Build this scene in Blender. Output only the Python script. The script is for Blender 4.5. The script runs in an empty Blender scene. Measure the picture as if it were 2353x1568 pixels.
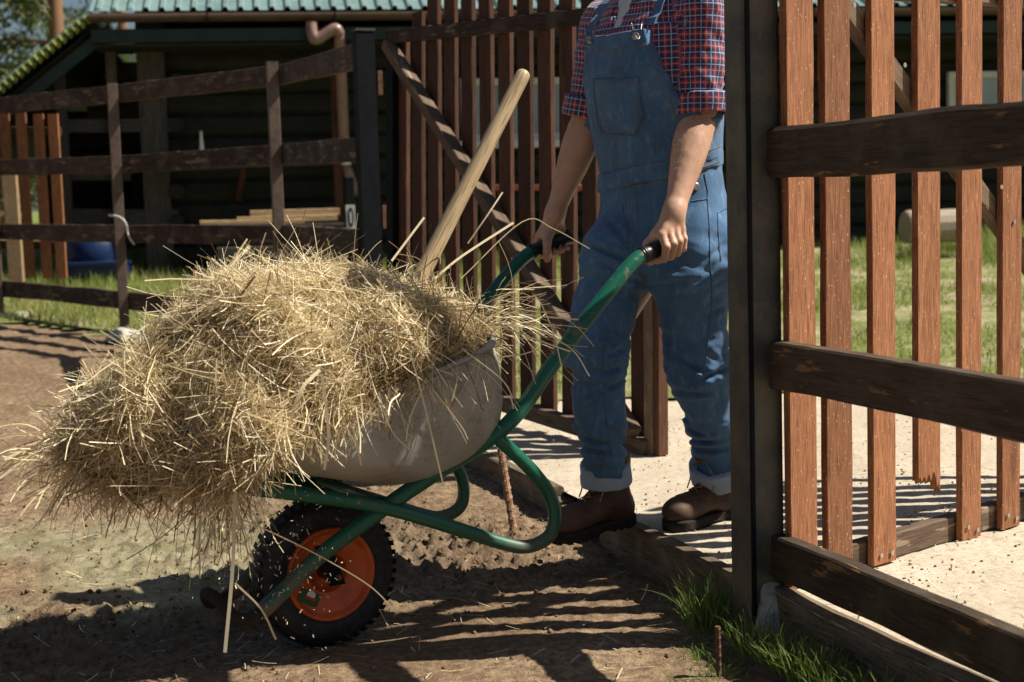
import bpy, bmesh, math, random
import numpy as np
from mathutils import Vector, Matrix
from mathutils.bvhtree import BVHTree
random.seed(7); rng = np.random.default_rng(7)
C = bpy.context.scene.collection
S = bpy.context.scene
R = math.radians
# ------------------------------------------------------------ camera
CAM = Vector((0, 0, 1.125)); F = 3400.0 / 2353.0
PITCH, ROLL = math.atan(319 / 3400), R(-1.6)
CM = Matrix.Rotation(math.pi/2 - PITCH, 3, 'X') @ Matrix.Rotation(ROLL, 3, 'Z')
cam = bpy.data.cameras.new('camera'); camo = bpy.data.objects.new('camera', cam); C.objects.link(camo)
camo.matrix_world = Matrix.Translation(CAM) @ CM.to_4x4()
cam.sensor_width = 36; cam.lens = 36 * F; cam.clip_end = 2000; cam.clip_start = 0.05
cam.dof.use_dof = True; cam.dof.focus_distance = 4.0; cam.dof.aperture_fstop = 4.5
S.camera = camo
# ------------------------------------------------------------ light
SUN_AZ, SUN_EL = R(90), R(50)          # azimuth clockwise from +Y
w = bpy.data.worlds.new('World'); S.world = w; w.use_nodes = True
nt = w.node_tree; nt.nodes.clear()
sky = nt.nodes.new('ShaderNodeTexSky'); sky.sky_type = 'NISHITA'; sky.sun_disc = False
sky.sun_elevation = SUN_EL; sky.sun_rotation = SUN_AZ; sky.air_density = 1.0; sky.dust_density = 1.5
bg = nt.nodes.new('ShaderNodeBackground'); bg.inputs[1].default_value = 0.038
wo = nt.nodes.new('ShaderNodeOutputWorld')
nt.links.new(sky.outputs[0], bg.inputs[0]); nt.links.new(bg.outputs[0], wo.inputs[0])
sl = bpy.data.lights.new('sun', 'SUN'); sl.energy = 5.0; sl.angle = R(0.5); sl.color = (1, .93, .82)
so = bpy.data.objects.new('sun', sl); C.objects.link(so)
sv = Vector((math.sin(SUN_AZ)*math.cos(SUN_EL), math.cos(SUN_AZ)*math.cos(SUN_EL), math.sin(SUN_EL)))
so.rotation_euler = sv.to_track_quat('Z', 'Y').to_euler(); so.location = (6, 2, 8)
S.view_settings.view_transform = 'Standard'; S.view_settings.look = 'None'
S.view_settings.exposure = 0.72; S.view_settings.gamma = 1

# ------------------------------------------------------------ placing helpers
def ray(u, v): return CM @ Vector(((u - 1176.5)/3400, -(v - 784)/3400, -1))
def P(u, v, Y):
    d = ray(u, v); return CAM + d * (Y / d.y)
def PZ(u, v, z):
    d = ray(u, v); return CAM + d * ((z - CAM.z) / d.z)
def PL(u, v, p0, n):
    d = ray(u, v); n = Vector(n); return CAM + d * ((Vector(p0) - CAM).dot(n) / d.dot(n))
def base(Y):
    return .042*np.maximum(0, np.asarray(Y, float)-4) + .05*np.maximum(0, np.asarray(Y, float)-11)
def sandz(Y): return np.maximum(.15, base(Y))

# ------------------------------------------------------------ noise
def _h(ix, iy, iz, s):
    n = (ix*374761393 + iy*668265263 + iz*2147483647*3 + s*1274126177) & 0xffffffff
    n = ((n ^ (n >> 13)) * 1274126177) & 0xffffffff
    return ((n ^ (n >> 16)) & 0xffff) / 65535.0
def vn(x, y, z=0.0, s=0):
    x, y, z = np.broadcast_arrays(np.asarray(x, float), y, z)
    ix = np.floor(x).astype(np.int64); iy = np.floor(y).astype(np.int64); iz = np.floor(z).astype(np.int64)
    fx, fy, fz = x-ix, y-iy, z-iz
    fx = fx*fx*(3-2*fx); fy = fy*fy*(3-2*fy); fz = fz*fz*(3-2*fz)
    r = 0
    for a in (0, 1):
        for b in (0, 1):
            for c in (0, 1):
                r = r + _h(ix+a, iy+b, iz+c, s)*(fx if a else 1-fx)*(fy if b else 1-fy)*(fz if c else 1-fz)
    return r*2-1
def fbm(x, y, z=0.0, o=4, s=0, g=.5):
    r = 0; a = 1; k = 1
    for i in range(o):
        r = r + a*vn(np.asarray(x)*k, np.asarray(y)*k, np.asarray(z)*k, s+i); a *= g; k *= 2.03
    return r

# ------------------------------------------------------------ object helpers
WM = {}
def setm(o, M, parent):
    WM[o.name] = M.copy()
    if parent:
        o.parent = parent; o.matrix_basis = WM[parent.name].inverted() @ M
    else: o.matrix_basis = M
def mk(name, v, f, mat, parent=None, M=None, smooth=False, attrs=None, kind=None, label=None, cat=None, group=None, fm=None):
    me = bpy.data.meshes.new(name)
    if isinstance(v, np.ndarray) and isinstance(f, np.ndarray):
        k = f.shape[1]; me.vertices.add(len(v)); me.vertices.foreach_set('co', v.astype(np.float32).ravel())
        me.loops.add(f.size); me.loops.foreach_set('vertex_index', f.astype(np.int32).ravel())
        me.polygons.add(len(f)); me.polygons.foreach_set('loop_start', np.arange(0, f.size, k, dtype=np.int32))
        me.update(calc_edges=True)
    else: me.from_pydata([tuple(p) for p in v], [], [tuple(q) for q in f]); me.update()
    for m in (mat if isinstance(mat, (list, tuple)) else [mat]): me.materials.append(m)
    if fm is not None: me.polygons.foreach_set('material_index', np.asarray(fm, dtype=np.int32))
    if smooth: me.polygons.foreach_set('use_smooth', np.ones(len(me.polygons), dtype=bool))
    if attrs:
        for an, av in attrs.items():
            av = np.asarray(av, np.float32)
            if av.ndim == 1:
                a = me.attributes.new(an, 'FLOAT', 'POINT'); a.data.foreach_set('value', av)
            else:
                a = me.attributes.new(an, 'FLOAT_VECTOR', 'POINT'); a.data.foreach_set('vector', av.ravel())
    o = bpy.data.objects.new(name, me); C.objects.link(o)
    setm(o, M or Matrix.Identity(4), parent); tag(o, label, cat, group, kind)
    return o
def tag(o, label=None, cat=None, group=None, kind=None):
    if label: o['label'] = label
    if cat: o['category'] = cat
    if group: o['group'] = group
    if kind: o['kind'] = kind
    return o
def empty(name, loc, label=None, cat=None, group=None, parent=None):
    o = bpy.data.objects.new(name, None); C.objects.link(o); o.empty_display_size = .1
    M = Matrix.Translation(Vector(loc)); setm(o, M, parent)
    return tag(o, label, cat, group)
def frame(A, B, up):
    A, B = Vector(A), Vector(B); x = (B-A).normalized(); up = Vector(up)
    y = up.cross(x).normalized(); z = x.cross(y).normalized()
    return Matrix((( x.x, y.x, z.x, A.x), (x.y, y.y, z.y, A.y), (x.z, y.z, z.z, A.z), (0, 0, 0, 1)))
def board(name, A, B, w, t, up, mat, parent=None, rough=.0, seg=None, bev=.004, bow=0, **kw):
    """timber from A to B, local x along, local z = 'up' side (width w), local y thickness t, centred"""
    A, B = Vector(A), Vector(B); L = (B-A).length; M = frame(A, B, up)
    n = seg or max(2, int(L/.06)) if rough or bow else 1
    sd = random.randint(0, 9999)
    b = min(bev, w/4, t/4)
    prof = [(-t/2+b, -w/2), (t/2-b, -w/2), (t/2, -w/2+b), (t/2, w/2-b), (t/2-b, w/2), (-t/2+b, w/2), (-t/2, w/2-b), (-t/2, -w/2+b)]
    vs = []
    for i in range(n+1):
        x = L*i/n
        ej = [float(fbm(x*3+sd, j//4*3.3, 0, 3, sd)) for j in range(8)] if rough else [0]*8
        bo = bow*math.sin(math.pi*i/n)
        for j, (y, z) in enumerate(prof):
            q = 1 + ej[j]*rough/ w if w else 1
            vs.append((x, y*(1+ej[j]*rough), z*1.0+ej[j]*rough*w*.6*(1 if z > 0 else -1)+bo))
    fs = [tuple(range(7, -1, -1)), tuple(n*8+j for j in range(8))]
    for i in range(n):
        for j in range(8):
            k = (j+1) % 8; fs.append((i*8+j, i*8+k, (i+1)*8+k, (i+1)*8+j))
    return mk(name, vs, fs, mat, parent, M, **kw)
def sweep(pts, r, n=10, closed=False, caps=True):
    """tube vertices/faces through pts, r scalar or list"""
    pts = [Vector(p) for p in pts]; N = len(pts); rs = r if isinstance(r, (list, tuple)) else [r]*N
    vs, fs = [], []; up = None
    for i, p in enumerate(pts):
        a = pts[i-1] if (i > 0 or closed) else p; b = pts[(i+1) % N] if (i < N-1 or closed) else p
        t = (b-a).normalized()
        if up is None:
            up = Vector((0, 0, 1)) if abs(t.z) < .9 else Vector((1, 0, 0))
        up = (up - t*up.dot(t)).normalized(); sd = t.cross(up)
        for j in range(n):
            an = 2*math.pi*j/n; vs.append(p + (up*math.cos(an)+sd*math.sin(an))*rs[i])
    for i in range(N if closed else N-1):
        for j in range(n):
            k = (j+1) % n; i2 = (i+1) % N; fs.append((i*n+j, i*n+k, i2*n+k, i2*n+j))
    if caps and not closed: fs += [tuple(range(n)), tuple((N-1)*n+j for j in range(n-1, -1, -1))]
    return vs, fs
def smooth_path(pts, k=6):
    """Catmull-Rom"""
    p = [Vector(q) for q in pts]; p = [p[0]*2-p[1]] + p + [p[-1]*2-p[-2]]; out = []
    for i in range(1, len(p)-2):
        for j in range(k):
            t = j/k; out.append(.5*((2*p[i]) + (p[i+1]-p[i-1])*t + (2*p[i-1]-5*p[i]+4*p[i+1]-p[i+2])*t*t + (3*p[i]-p[i-1]-3*p[i+1]+p[i+2])*t**3))
    out.append(p[-2]); return out
def tube(name, pts, r, mat, parent=None, n=12, k=6, sm=True, **kw):
    q = smooth_path(pts, k) if (k and len(pts) > 2) else pts
    if isinstance(r, (list, tuple)) and len(r) != len(q):
        xs = np.linspace(0, 1, len(r)); r = list(np.interp(np.linspace(0, 1, len(q)), xs, r))
    v, f = sweep(q, r, n); return mk(name, v, f, mat, parent, smooth=sm, **kw)
def boxvf(cs, ax, ay, az):
    """box centred cs with half-vectors"""
    cs, ax, ay, az = map(Vector, (cs, ax, ay, az)); vs = [cs+ax*i+ay*j+az*k for i in (-1, 1) for j in (-1, 1) for k in (-1, 1)]
    return vs, [(0, 1, 3, 2), (4, 6, 7, 5), (0, 4, 5, 1), (2, 3, 7, 6), (0, 2, 6, 4), (1, 5, 7, 3)]
def join(parts):
    V, Fc = [], []
    for v, f in parts:
        o = len(V); V += list(v); Fc += [tuple(i+o for i in q) for q in f]
    return V, Fc
def box(name, a, b, mat, parent=None, **kw):
    a, b = Vector(a), Vector(b); c = (a+b)/2; h = (b-a)/2
    v, f = boxvf(c, (h.x, 0, 0), (0, h.y, 0), (0, 0, h.z)); return mk(name, v, f, mat, parent, **kw)

# ------------------------------------------------------------ SDF -> mesh (surface nets)
def nets(fn, lo, hi, h):
    lo = np.array(lo, float); hi = np.array(hi, float); n = np.ceil((hi-lo)/h).astype(int)+1
    ax = [lo[i]+h*np.arange(n[i]) for i in range(3)]
    X, Y, Z = np.meshgrid(*ax, indexing='ij')
    val = fn(X.astype(np.float32), Y.astype(np.float32), Z.astype(np.float32)).astype(np.float32)
    s = val < 0
    c = np.zeros(tuple(n-1), np.int8)
    for a in (0, 1):
        for b in (0, 1):
            for d in (0, 1): c += s[a:n[0]-1+a, b:n[1]-1+b, d:n[2]-1+d]
    act = (c > 0) & (c < 8); idx = -np.ones(act.shape, np.int64); I = np.argwhere(act); idx[act] = np.arange(len(I))
    acc = np.zeros((len(I), 3)); cnt = np.zeros(len(I))
    for axn in range(3):
        o1, o2 = [k for k in range(3) if k != axn]
        for a in (0, 1):
            for b in (0, 1):
                off = np.zeros(3, int); off[o1] = a; off[o2] = b
                p = I+off; q = p.copy(); q[:, axn] += 1
                v0 = val[p[:, 0], p[:, 1], p[:, 2]]; v1 = val[q[:, 0], q[:, 1], q[:, 2]]
                m = (v0 < 0) != (v1 < 0); t = np.where(m, v0/np.where(v0 == v1, 1, v0-v1), 0)
                pt = off[None, :].astype(float).repeat(len(I), 0); pt[:, axn] = t
                acc[m] += pt[m]; cnt[m] += 1
    V = lo + h*(I + acc/cnt[:, None])
    Q = []
    for axn in range(3):
        o1, o2 = [(1, 2), (2, 0), (0, 1)][axn]
        sl0 = [slice(None)]*3; sl1 = [slice(None)]*3; sl0[axn] = slice(0, -1); sl1[axn] = slice(1, None)
        e = s[tuple(sl0)] != s[tuple(sl1)]; sg = s[tuple(sl0)]
        E = np.argwhere(e); E = E[(E[:, o1] > 0) & (E[:, o2] > 0) & (E[:, o1] < n[o1]-1) & (E[:, o2] < n[o2]-1)]
        if not len(E): continue
        def at(d1, d2):
            k = E.copy(); k[:, o1] -= d1; k[:, o2] -= d2; return idx[k[:, 0], k[:, 1], k[:, 2]]
        q = np.stack([at(1, 1), at(0, 1), at(0, 0), at(1, 0)], 1); fl = ~sg[E[:, 0], E[:, 1], E[:, 2]]
        q[fl] = q[fl][:, ::-1]; Q.append(q)
    return V, np.concatenate(Q)
def smin(a, b, k):
    h = np.clip(.5+.5*(b-a)/k, 0, 1); return b*(1-h)+a*h-k*h*(1-h)
def cone(X, Y, Z, a, b, ra, rb):
    ax, ay, az = a; dx, dy, dz = b[0]-ax, b[1]-ay, b[2]-az; L2 = dx*dx+dy*dy+dz*dz+1e-12
    t = np.clip(((X-ax)*dx+(Y-ay)*dy+(Z-az)*dz)/L2, 0, 1)
    return np.sqrt((X-ax-t*dx)**2+(Y-ay-t*dy)**2+(Z-az-t*dz)**2) - (ra+(rb-ra)*t)
def ell(X, Y, Z, c, r):
    k = np.sqrt(((X-c[0])/r[0])**2+((Y-c[1])/r[1])**2+((Z-c[2])/r[2])**2); return (k-1)*min(r)

# ------------------------------------------------------------ materials
class NT:
    def __init__(s, name):
        s.m = bpy.data.materials.new(name); s.m.use_nodes = True; s.t = s.m.node_tree; s.t.nodes.clear()
        s.out = s.n('ShaderNodeOutputMaterial')
    def n(s, typ, **kw):
        x = s.t.nodes.new(typ)
        for k, v in kw.items(): setattr(x, k, v)
        return x
    def l(s, a, b): s.t.links.new(a, b)
    def set(s, sock, v):
        if hasattr(v, 'is_output') or isinstance(v, bpy.types.NodeSocket): s.l(v, sock)
        else: sock.default_value = v
    def math(s, op, a, b=0.0, c=0.0):
        x = s.n('ShaderNodeMath', operation=op); s.set(x.inputs[0], a); s.set(x.inputs[1], b); s.set(x.inputs[2], c); return x.outputs[0]
    def noise(s, vec, sc, det=4, ro=.55, dist=0):
        x = s.n('ShaderNodeTexNoise'); s.l(vec, x.inputs['Vector']); x.inputs['Scale'].default_value = sc
        x.inputs['Detail'].default_value = det; x.inputs['Roughness'].default_value = ro; x.inputs['Distortion'].default_value = dist
        return x.outputs['Fac']
    def mapv(s, vec, sc=(1, 1, 1), loc=(0, 0, 0)):
        x = s.n('ShaderNodeMapping'); s.l(vec, x.inputs[0]); x.inputs['Scale'].default_value = sc; s.set(x.inputs['Location'], loc); return x.outputs[0]
    def ramp(s, f, stops, interp='LINEAR'):
        x = s.n('ShaderNodeValToRGB'); s.l(f, x.inputs[0]); cr = x.color_ramp; cr.interpolation = interp
        while len(cr.elements) < len(stops): cr.elements.new(.5)
        for e, (p, c) in zip(cr.elements, stops):
            e.position = p; e.color = (*c, 1) if not isinstance(c, (int, float)) else (c, c, c, 1)
        return x.outputs[0]
    def mix(s, f, a, b, mode='MIX'):
        x = s.n('ShaderNodeMix', data_type='RGBA', blend_type=mode)
        s.set(x.inputs[0], f)
        for k, v in ((6, a), (7, b)):
            if isinstance(v, tuple): v = (*v, 1)[:4]
            s.set(x.inputs[k], v)
        return x.outputs[2]
    def bsdf(s, col, rough=.8, spec=.3, metal=0, bump=None, bs=.3, bd=.01, sheen=0, trans=0, coat=0):
        x = s.n('ShaderNodeBsdfPrincipled')
        if isinstance(col, tuple): col = (*col, 1)[:4]
        s.set(x.inputs['Base Color'], col); s.set(x.inputs['Roughness'], rough)
        x.inputs['Specular IOR Level'].default_value = spec; s.set(x.inputs['Metallic'], metal)
        if sheen: x.inputs['Sheen Weight'].default_value = sheen
        if coat: x.inputs['Coat Weight'].default_value = coat; x.inputs['Coat Roughness'].default_value = .15
        if bump is not None:
            b = s.n('ShaderNodeBump'); b.inputs['Strength'].default_value = bs; b.inputs['Distance'].default_value = bd
            s.l(bump, b.inputs['Height']); s.l(b.outputs[0], x.inputs['Normal'])
        o = x.outputs[0]
        if trans:
            t = s.n('ShaderNodeBsdfTranslucent'); s.set(t.inputs[0], col); mx = s.n('ShaderNodeMixShader'); mx.inputs[0].default_value = trans
            s.l(o, mx.inputs[1]); s.l(t.outputs[0], mx.inputs[2]); o = mx.outputs[0]
        s.l(o, s.out.inputs[0]); return s.m
    def tc(s, k='Object'): return s.n('ShaderNodeTexCoord').outputs[k]
    def rnd(s): return s.n('ShaderNodeObjectInfo').outputs['Random']
    def attr(s, name, out='Fac'): return s.n('ShaderNodeAttribute', attribute_name=name).outputs[out]

def wood(name, c1, c2, c3=None, wear=.0, wearc=(.35, .25, .15), grain=1.0, rough=.75, bs=.5, fine=False):
    t = NT(name); co = t.tc(); r = t.rnd()
    off = t.n('ShaderNodeCombineXYZ'); t.l(t.math('MULTIPLY', r, 37.0), off.inputs[0]); t.l(t.math('MULTIPLY', r, 11.0), off.inputs[2])
    v = t.mapv(co, (1, 1, 1), off.outputs[0])
    g1 = t.noise(t.mapv(v, (2.2, 26, 26)), 1.6*grain, 6, .6, 1.2)
    g2 = t.noise(t.mapv(v, (9, 160, 160)), 1.5*grain, 4, .6, .3)
    w_ = t.noise(v, 7, 5, .6)
    col = t.mix(t.ramp(g1, [(.3, 0.0), (.7, 1.0)]), c1, c2)
    col = t.mix(t.math('MULTIPLY', t.ramp(g2, [(.46, 0.0), (.66, 1.0)]), .75), col, tuple(x*.42 for x in c1))
    # knots
    vo = t.n('ShaderNodeTexVoronoi', feature='F1'); t.l(t.mapv(v, (1.5, 8, 5)), vo.inputs[0]); vo.inputs['Scale'].default_value = 1.0
    kn = t.ramp(vo.outputs['Distance'], [(.06, 1.0), (.13, 0.0)])
    col = t.mix(t.math('MULTIPLY', kn, .6), col, tuple(x*.5 for x in c1))
    bri = t.math('ADD', t.math('MULTIPLY', r, .50), .74)
    hv = t.n('ShaderNodeHueSaturation'); t.l(col, hv.inputs['Color']); t.l(bri, hv.inputs['Value']); col = hv.outputs[0]
    if c3: col = t.mix(t.ramp(w_, [(.5, 0.0), (.68, .7)]), col, c3)
    if wear:
        wf = t.math('MULTIPLY', t.ramp(t.noise(t.mapv(v, (3, 14, 14)), 2.2, 5, .62), [(.62-wear*.1, 0.0), (.66-wear*.1, 1.0)]), .85)
        col = t.mix(wf, col, wearc)
    if fine:
        fl = t.ramp(t.noise(t.mapv(v, (60, 90, 90)), 2.0, 2, .5), [(.67, 0.0), (.72, 1.0)])
        col = t.mix(t.math('MULTIPLY', fl, .7), col, (.6, .45, .34))
    h = t.math('ADD', g1, t.math('MULTIPLY', g2, .8))
    return t.bsdf(col, rough, .25, bump=h, bs=bs, bd=.004)
M = {}
M['rail'] = wood('dark_timber', (.036, .023, .015), (.075, .046, .030), (.12, .09, .065), .3, (.18, .14, .10))
M['rail_near'] = wood('dark_timber_near', (.046, .032, .020), (.095, .064, .040), (.10, .08, .055), .02, (.24, .14, .06))
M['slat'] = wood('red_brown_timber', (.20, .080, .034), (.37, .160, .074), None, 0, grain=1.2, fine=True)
M['slat_shaded'] = wood('shaded_red_timber', (.060, .027, .016), (.115, .050, .029), None, 0)  # slat timber with the half-open leaf's shade darkened into its colour
M['frame'] = wood('gate_frame_timber', (.13, .085, .055), (.20, .14, .095), None, .1, (.3, .22, .15))
M['pale'] = wood('pale_timber', (.36, .24, .13), (.5, .36, .2))
M['edge'] = wood('muddy_board', (.10, .075, .05), (.2, .15, .10), (.26, .2, .14), .3, (.06, .045, .03), bs=.9)
M['handle'] = wood('smooth_handle', (.50, .36, .20), (.60, .46, .28), None, 0, grain=.8, rough=.45, bs=.15)
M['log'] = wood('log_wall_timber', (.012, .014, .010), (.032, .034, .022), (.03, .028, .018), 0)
M['greyboard'] = wood('grey_board', (.045, .045, .038), (.10, .09, .075))
def plain(name, col, rough=.6, metal=0, spec=.4, ns=30, var=.35, bs=.15, c2=None, coat=0, thr=(.45, .65)):
    t = NT(name); co = t.tc(); n = t.noise(co, ns, 5, .6)
    c2 = c2 or tuple(x*(1-var) for x in col)
    return t.bsdf(t.mix(t.ramp(n, [(thr[0], 0.0), (thr[1], 1.0)]), col, c2), rough, spec, metal, bump=n, bs=bs, bd=.003, coat=coat)
# painted rusting steel of the gate post
t = NT('painted_steel'); co = t.tc(); n1 = t.noise(co, 60, 6, .7); n2 = t.noise(co, 9, 5, .6)
c = t.mix(t.ramp(n2, [(.4, 0.0), (.62, 1.0)]), (.050, .050, .045), (.105, .095, .070))
c = t.mix(t.math('MULTIPLY', t.ramp(n1, [(.56, 0.0), (.62, 1.0)]), .6), c, (.16, .085, .03))
M['steel'] = t.bsdf(c, .55, .4, .0, bump=n1, bs=.35, bd=.003)
M['darksteel'] = plain('dark_painted_steel', (.007, .009, .012), .7, 0, .12, 20, .4)
M['postbrown'] = plain('brown_painted_steel', (.11, .075, .055), .5, 0, .5, 25, .4)
M['concrete'] = plain('concrete', (.42, .39, .34), .9, 0, .2, 35, .4, .8)
M['stone'] = plain('pale_stone', (.5, .46, .4), .9, 0, .2, 18, .35, .6)
M['white'] = plain('white_paint', (.62, .62, .58), .5, 0, .4, 10, .15)
M['rust'] = plain('rusty_steel', (.16, .08, .045), .8, .3, .4, 60, .5, .6)
M['zinc'] = plain('galvanised', (.5, .5, .48), .35, .8, .5, 30, .2)
M['gutter'] = plain('brown_gutter', (.085, .055, .042), .4, 0, .4, 10, .3)
M['pipe'] = plain('brown_pipe', (.24, .15, .125), .35, 0, .5, 10, .25)
M['roof'] = plain('teal_roof_metal', (.19, .29, .275), .4, .1, .5, 6, .3)
M['fascia'] = plain('green_fascia', (.008, .030, .026), .5, 0, .4, 6, .3)
M['moss'] = plain('mossy_roof_edge', (.22, .25, .05), .8, 0, .2, 8, .6)
M['blue'] = plain('blue_plastic', (.004, .020, .08), .4, 0, .5, 5, .2)
M['black'] = plain('black_shade', (.004, .004, .004), .9, 0, .1, 5, .2)
M['redpaint'] = plain('red_paint', (.22, .04, .03), .5, 0, .4, 6, .3)
t = NT('window_glass'); M['glass'] = t.bsdf(t.mix(t.noise(t.tc(), 1.2, 3), (.10, .14, .16), (.42, .52, .58)), .08, .8)  # pale blue mottling puts a sky reflection into the pane colour
# ============================================================ GROUND
FL0 = Vector((.60, 3.64, 0)); FD = Vector((-.327, .945, 0)).normalized(); FN = Vector((.945, .327, 0)).normalized()  # fence line, FN to the sand side
def fdist(X, Y): return (X-FL0.x)*FN.x + (Y-FL0.y)*FN.y
def sst(a, b, x):
    t = np.clip((x-a)/(b-a), 0, 1); return t*t*(3-2*t)
def grid(xs, ys, zf, keep=None):
    X, Y = np.meshgrid(xs, ys, indexing='ij'); Z = zf(X, Y); nx, ny = X.shape
    v = np.stack([X, Y, Z], -1).reshape(-1, 3); i = np.arange(nx*ny).reshape(nx, ny)
    f = np.stack([i[:-1, :-1], i[1:, :-1], i[1:, 1:], i[:-1, 1:]], -1).reshape(-1, 4)
    if keep is not None:
        cx = v[f].mean(1); f = f[keep(cx[:, 0], cx[:, 1])]
        u, inv = np.unique(f, return_inverse=True); v = v[u]; f = inv.reshape(-1, 4)
    return v, f
def blob(X, Y, x, y, rx, ry): return np.exp(-(((X-x)/rx)**2+((Y-y)/ry)**2))
def churn(X, Y):
    m = 1.0*blob(X, Y, -.35, 4.65, .7, .38) + 1.0*blob(X, Y, -1.25, 3.98, .85, .17)+.7*blob(X, Y, -1.9, 3.6, .9, .3)+np.where(X > -.45, .0, .14) + .8*blob(X, Y, -.75, 4.9, .5, .35) + .5*blob(X, Y, -1.9, 3.8, .6, .15)+.6*blob(X, Y, .0, 4.45, .3, .2)
    return np.clip(m, 0, 1)*sst(0, .35, -fdist(X, Y))
def algae(X, Y): return np.clip(2.0*(blob(X, Y, -1.75, 4.45, .9, .5)+.8*blob(X, Y, -1.2, 4.6, .5, .42)), 0, 1)*np.clip(.75+fbm(X*3, Y*3, 3.3, 3), 0, 1)
def dirtz(X, Y):
    d = -fdist(X, Y)                     # distance into the dirt side
    z = base(Y) + .022*np.exp(-np.maximum(d, 0)/.45)
    ch = churn(X, Y); al = algae(X, Y)
    r = fbm(X*2.2, Y*2.2, 0, 3, 5)*.011 + fbm(X*13, Y*13, 0, 3, 9)*np.where((X > -.45) & (Y < 4.15), .0035, .008)*(1-al*.7) + fbm(X*40, Y*40, 0, 3, 11, .65)*.0028
    cl = np.abs(fbm(X*11, Y*13, 1.7, 4, 21, .6)); z = z + r*(1-.6*al) + ch*(.05*(cl-.3)*(.4+.6*np.clip(.5+fbm(X*4, Y*4, 7, 3, 33), 0, 1)) + .016*fbm(X*34, Y*34, 0, 4, 31, .7))
    g = blob(X, Y, -.35, 4.0, .3, .35)
    z = z - .02*al
    tk = np.exp(-((Y-(3.55+.10*(X+.4)))/.09)**2)*sst(.5, -.2, X)*sst(-.5, -.1, X+.0*Y)  # faint wheel track
    z = z - .012*tk
    wz = blob(X, Y, -.48, 3.75, .35, .25); z = z*(1-wz)
    z = np.where(d < -.12, -.1, z)
    return z
xs = np.concatenate([np.arange(-10, -2.8, .09), np.arange(-2.8, 1.1, .0125), np.arange(1.1, 3, .1)])
ys = np.concatenate([np.arange(.6, 2.7, .06), np.arange(2.7, 6.0, .014), np.arange(6.0, 13.6, .05)])
v, f = grid(xs, ys, dirtz)
t = NT('dirt'); co = t.tc(); n1 = t.noise(co, 2.2, 6, .6); n2 = t.noise(co, 38, 6, .7); n3 = t.noise(co, 160, 3, .6)
c = t.mix(t.ramp(n1, [(.35, 0.0), (.65, 1.0)]), (.225, .155, .088), (.335, .245, .150))
c = t.mix(t.ramp(n2, [(.42, .8), (.6, 0.0)]), c, (.115, .068, .040))
c = t.mix(t.math('MULTIPLY', t.attr('churn'), .75), c, t.mix(t.ramp(n2, [(.4, 0.0), (.6, 1.0)]), (.085, .052, .032), (.17, .108, .068)))
c = t.mix(t.ramp(n3, [(.68, 0.0), (.74, .5)]), c, (.36, .29, .2))
al = t.attr('algae'); af = t.math('MULTIPLY', al, t.ramp(n2, [(.25, .45), (.5, 1.0)]))
c = t.mix(af, c, t.mix(t.ramp(t.noise(co, 9, 5, .65), [(.38, 0.0), (.62, 1.0)]), (.17, .155, .078), (.31, .275, .175)))
ro = t.ramp(al, [(0, .92), (1, .55)])
h = t.math('ADD', t.math('MULTIPLY', n2, 1.4), t.math('MULTIPLY', n3, .5))
M['dirt'] = t.bsdf(c, ro, .25, bump=h, bs=.7, bd=.012)
mk('dirt_ground', v, f, M['dirt'], smooth=True, kind='structure', attrs={'churn': churn(v[:, 0], v[:, 1]), 'algae': algae(v[:, 0], v[:, 1])})
# sand yard
def sz(X, Y): return sandz(Y) + fbm(X*1.6, Y*1.6, 0, 3, 41)*.006 + fbm(X*22, Y*22, 0, 3, 43)*.0022 - .0*X
xs = np.concatenate([np.arange(-2.2, -.2, .04), np.arange(-.2, 2.2, .013), np.arange(2.2, 12, .15)])
ys = np.concatenate([np.arange(.4, 2.7, .05), np.arange(2.7, 5.8, .016), np.arange(5.8, 9.5, .05)])
v, f = grid(xs, ys, sz)
d = fdist(v[:, 0], v[:, 1]); k = d < .0
v[k, 0] -= d[k]*FN.x*np.where(d[k] > -.06, 1, 0); v[k, 1] -= d[k]*FN.y*np.where(d[k] > -.06, 1, 0)
cd = fdist(v[f].mean(1)[:, 0], v[f].mean(1)[:, 1]); f = f[cd > -.015]
u_, inv = np.unique(f, return_inverse=True); v = v[u_]; f = inv.reshape(-1, 4)
t = NT('sand'); co = t.tc(); n1 = t.noise(co, 3.5, 6, .65); n2 = t.noise(co, 55, 5, .7); n3 = t.noise(t.mapv(co, (1, 3.2, 1)), 14, 5, .7)
c = t.mix(t.ramp(n1, [(.35, 0.0), (.65, 1.0)]), (.43, .37, .28), (.53, .47, .37))
c = t.mix(t.ramp(n2, [(.36, .7), (.52, 0.0)]), c, (.34, .26, .18))
c = t.mix(t.ramp(n3, [(.60, 0.0), (.68, .75)]), c, (.22, .145, .085))
c = t.mix(t.ramp(t.noise(co, 7, 5, .7), [(.60, 0.0), (.72, .55)]), c, (.36, .26, .17))
M['sand'] = t.bsdf(c, .95, .15, bump=t.math('ADD', n2, n3), bs=.5, bd=.008)
mk('sand_yard', v, f, M['sand'], smooth=True, kind='structure')
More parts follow.
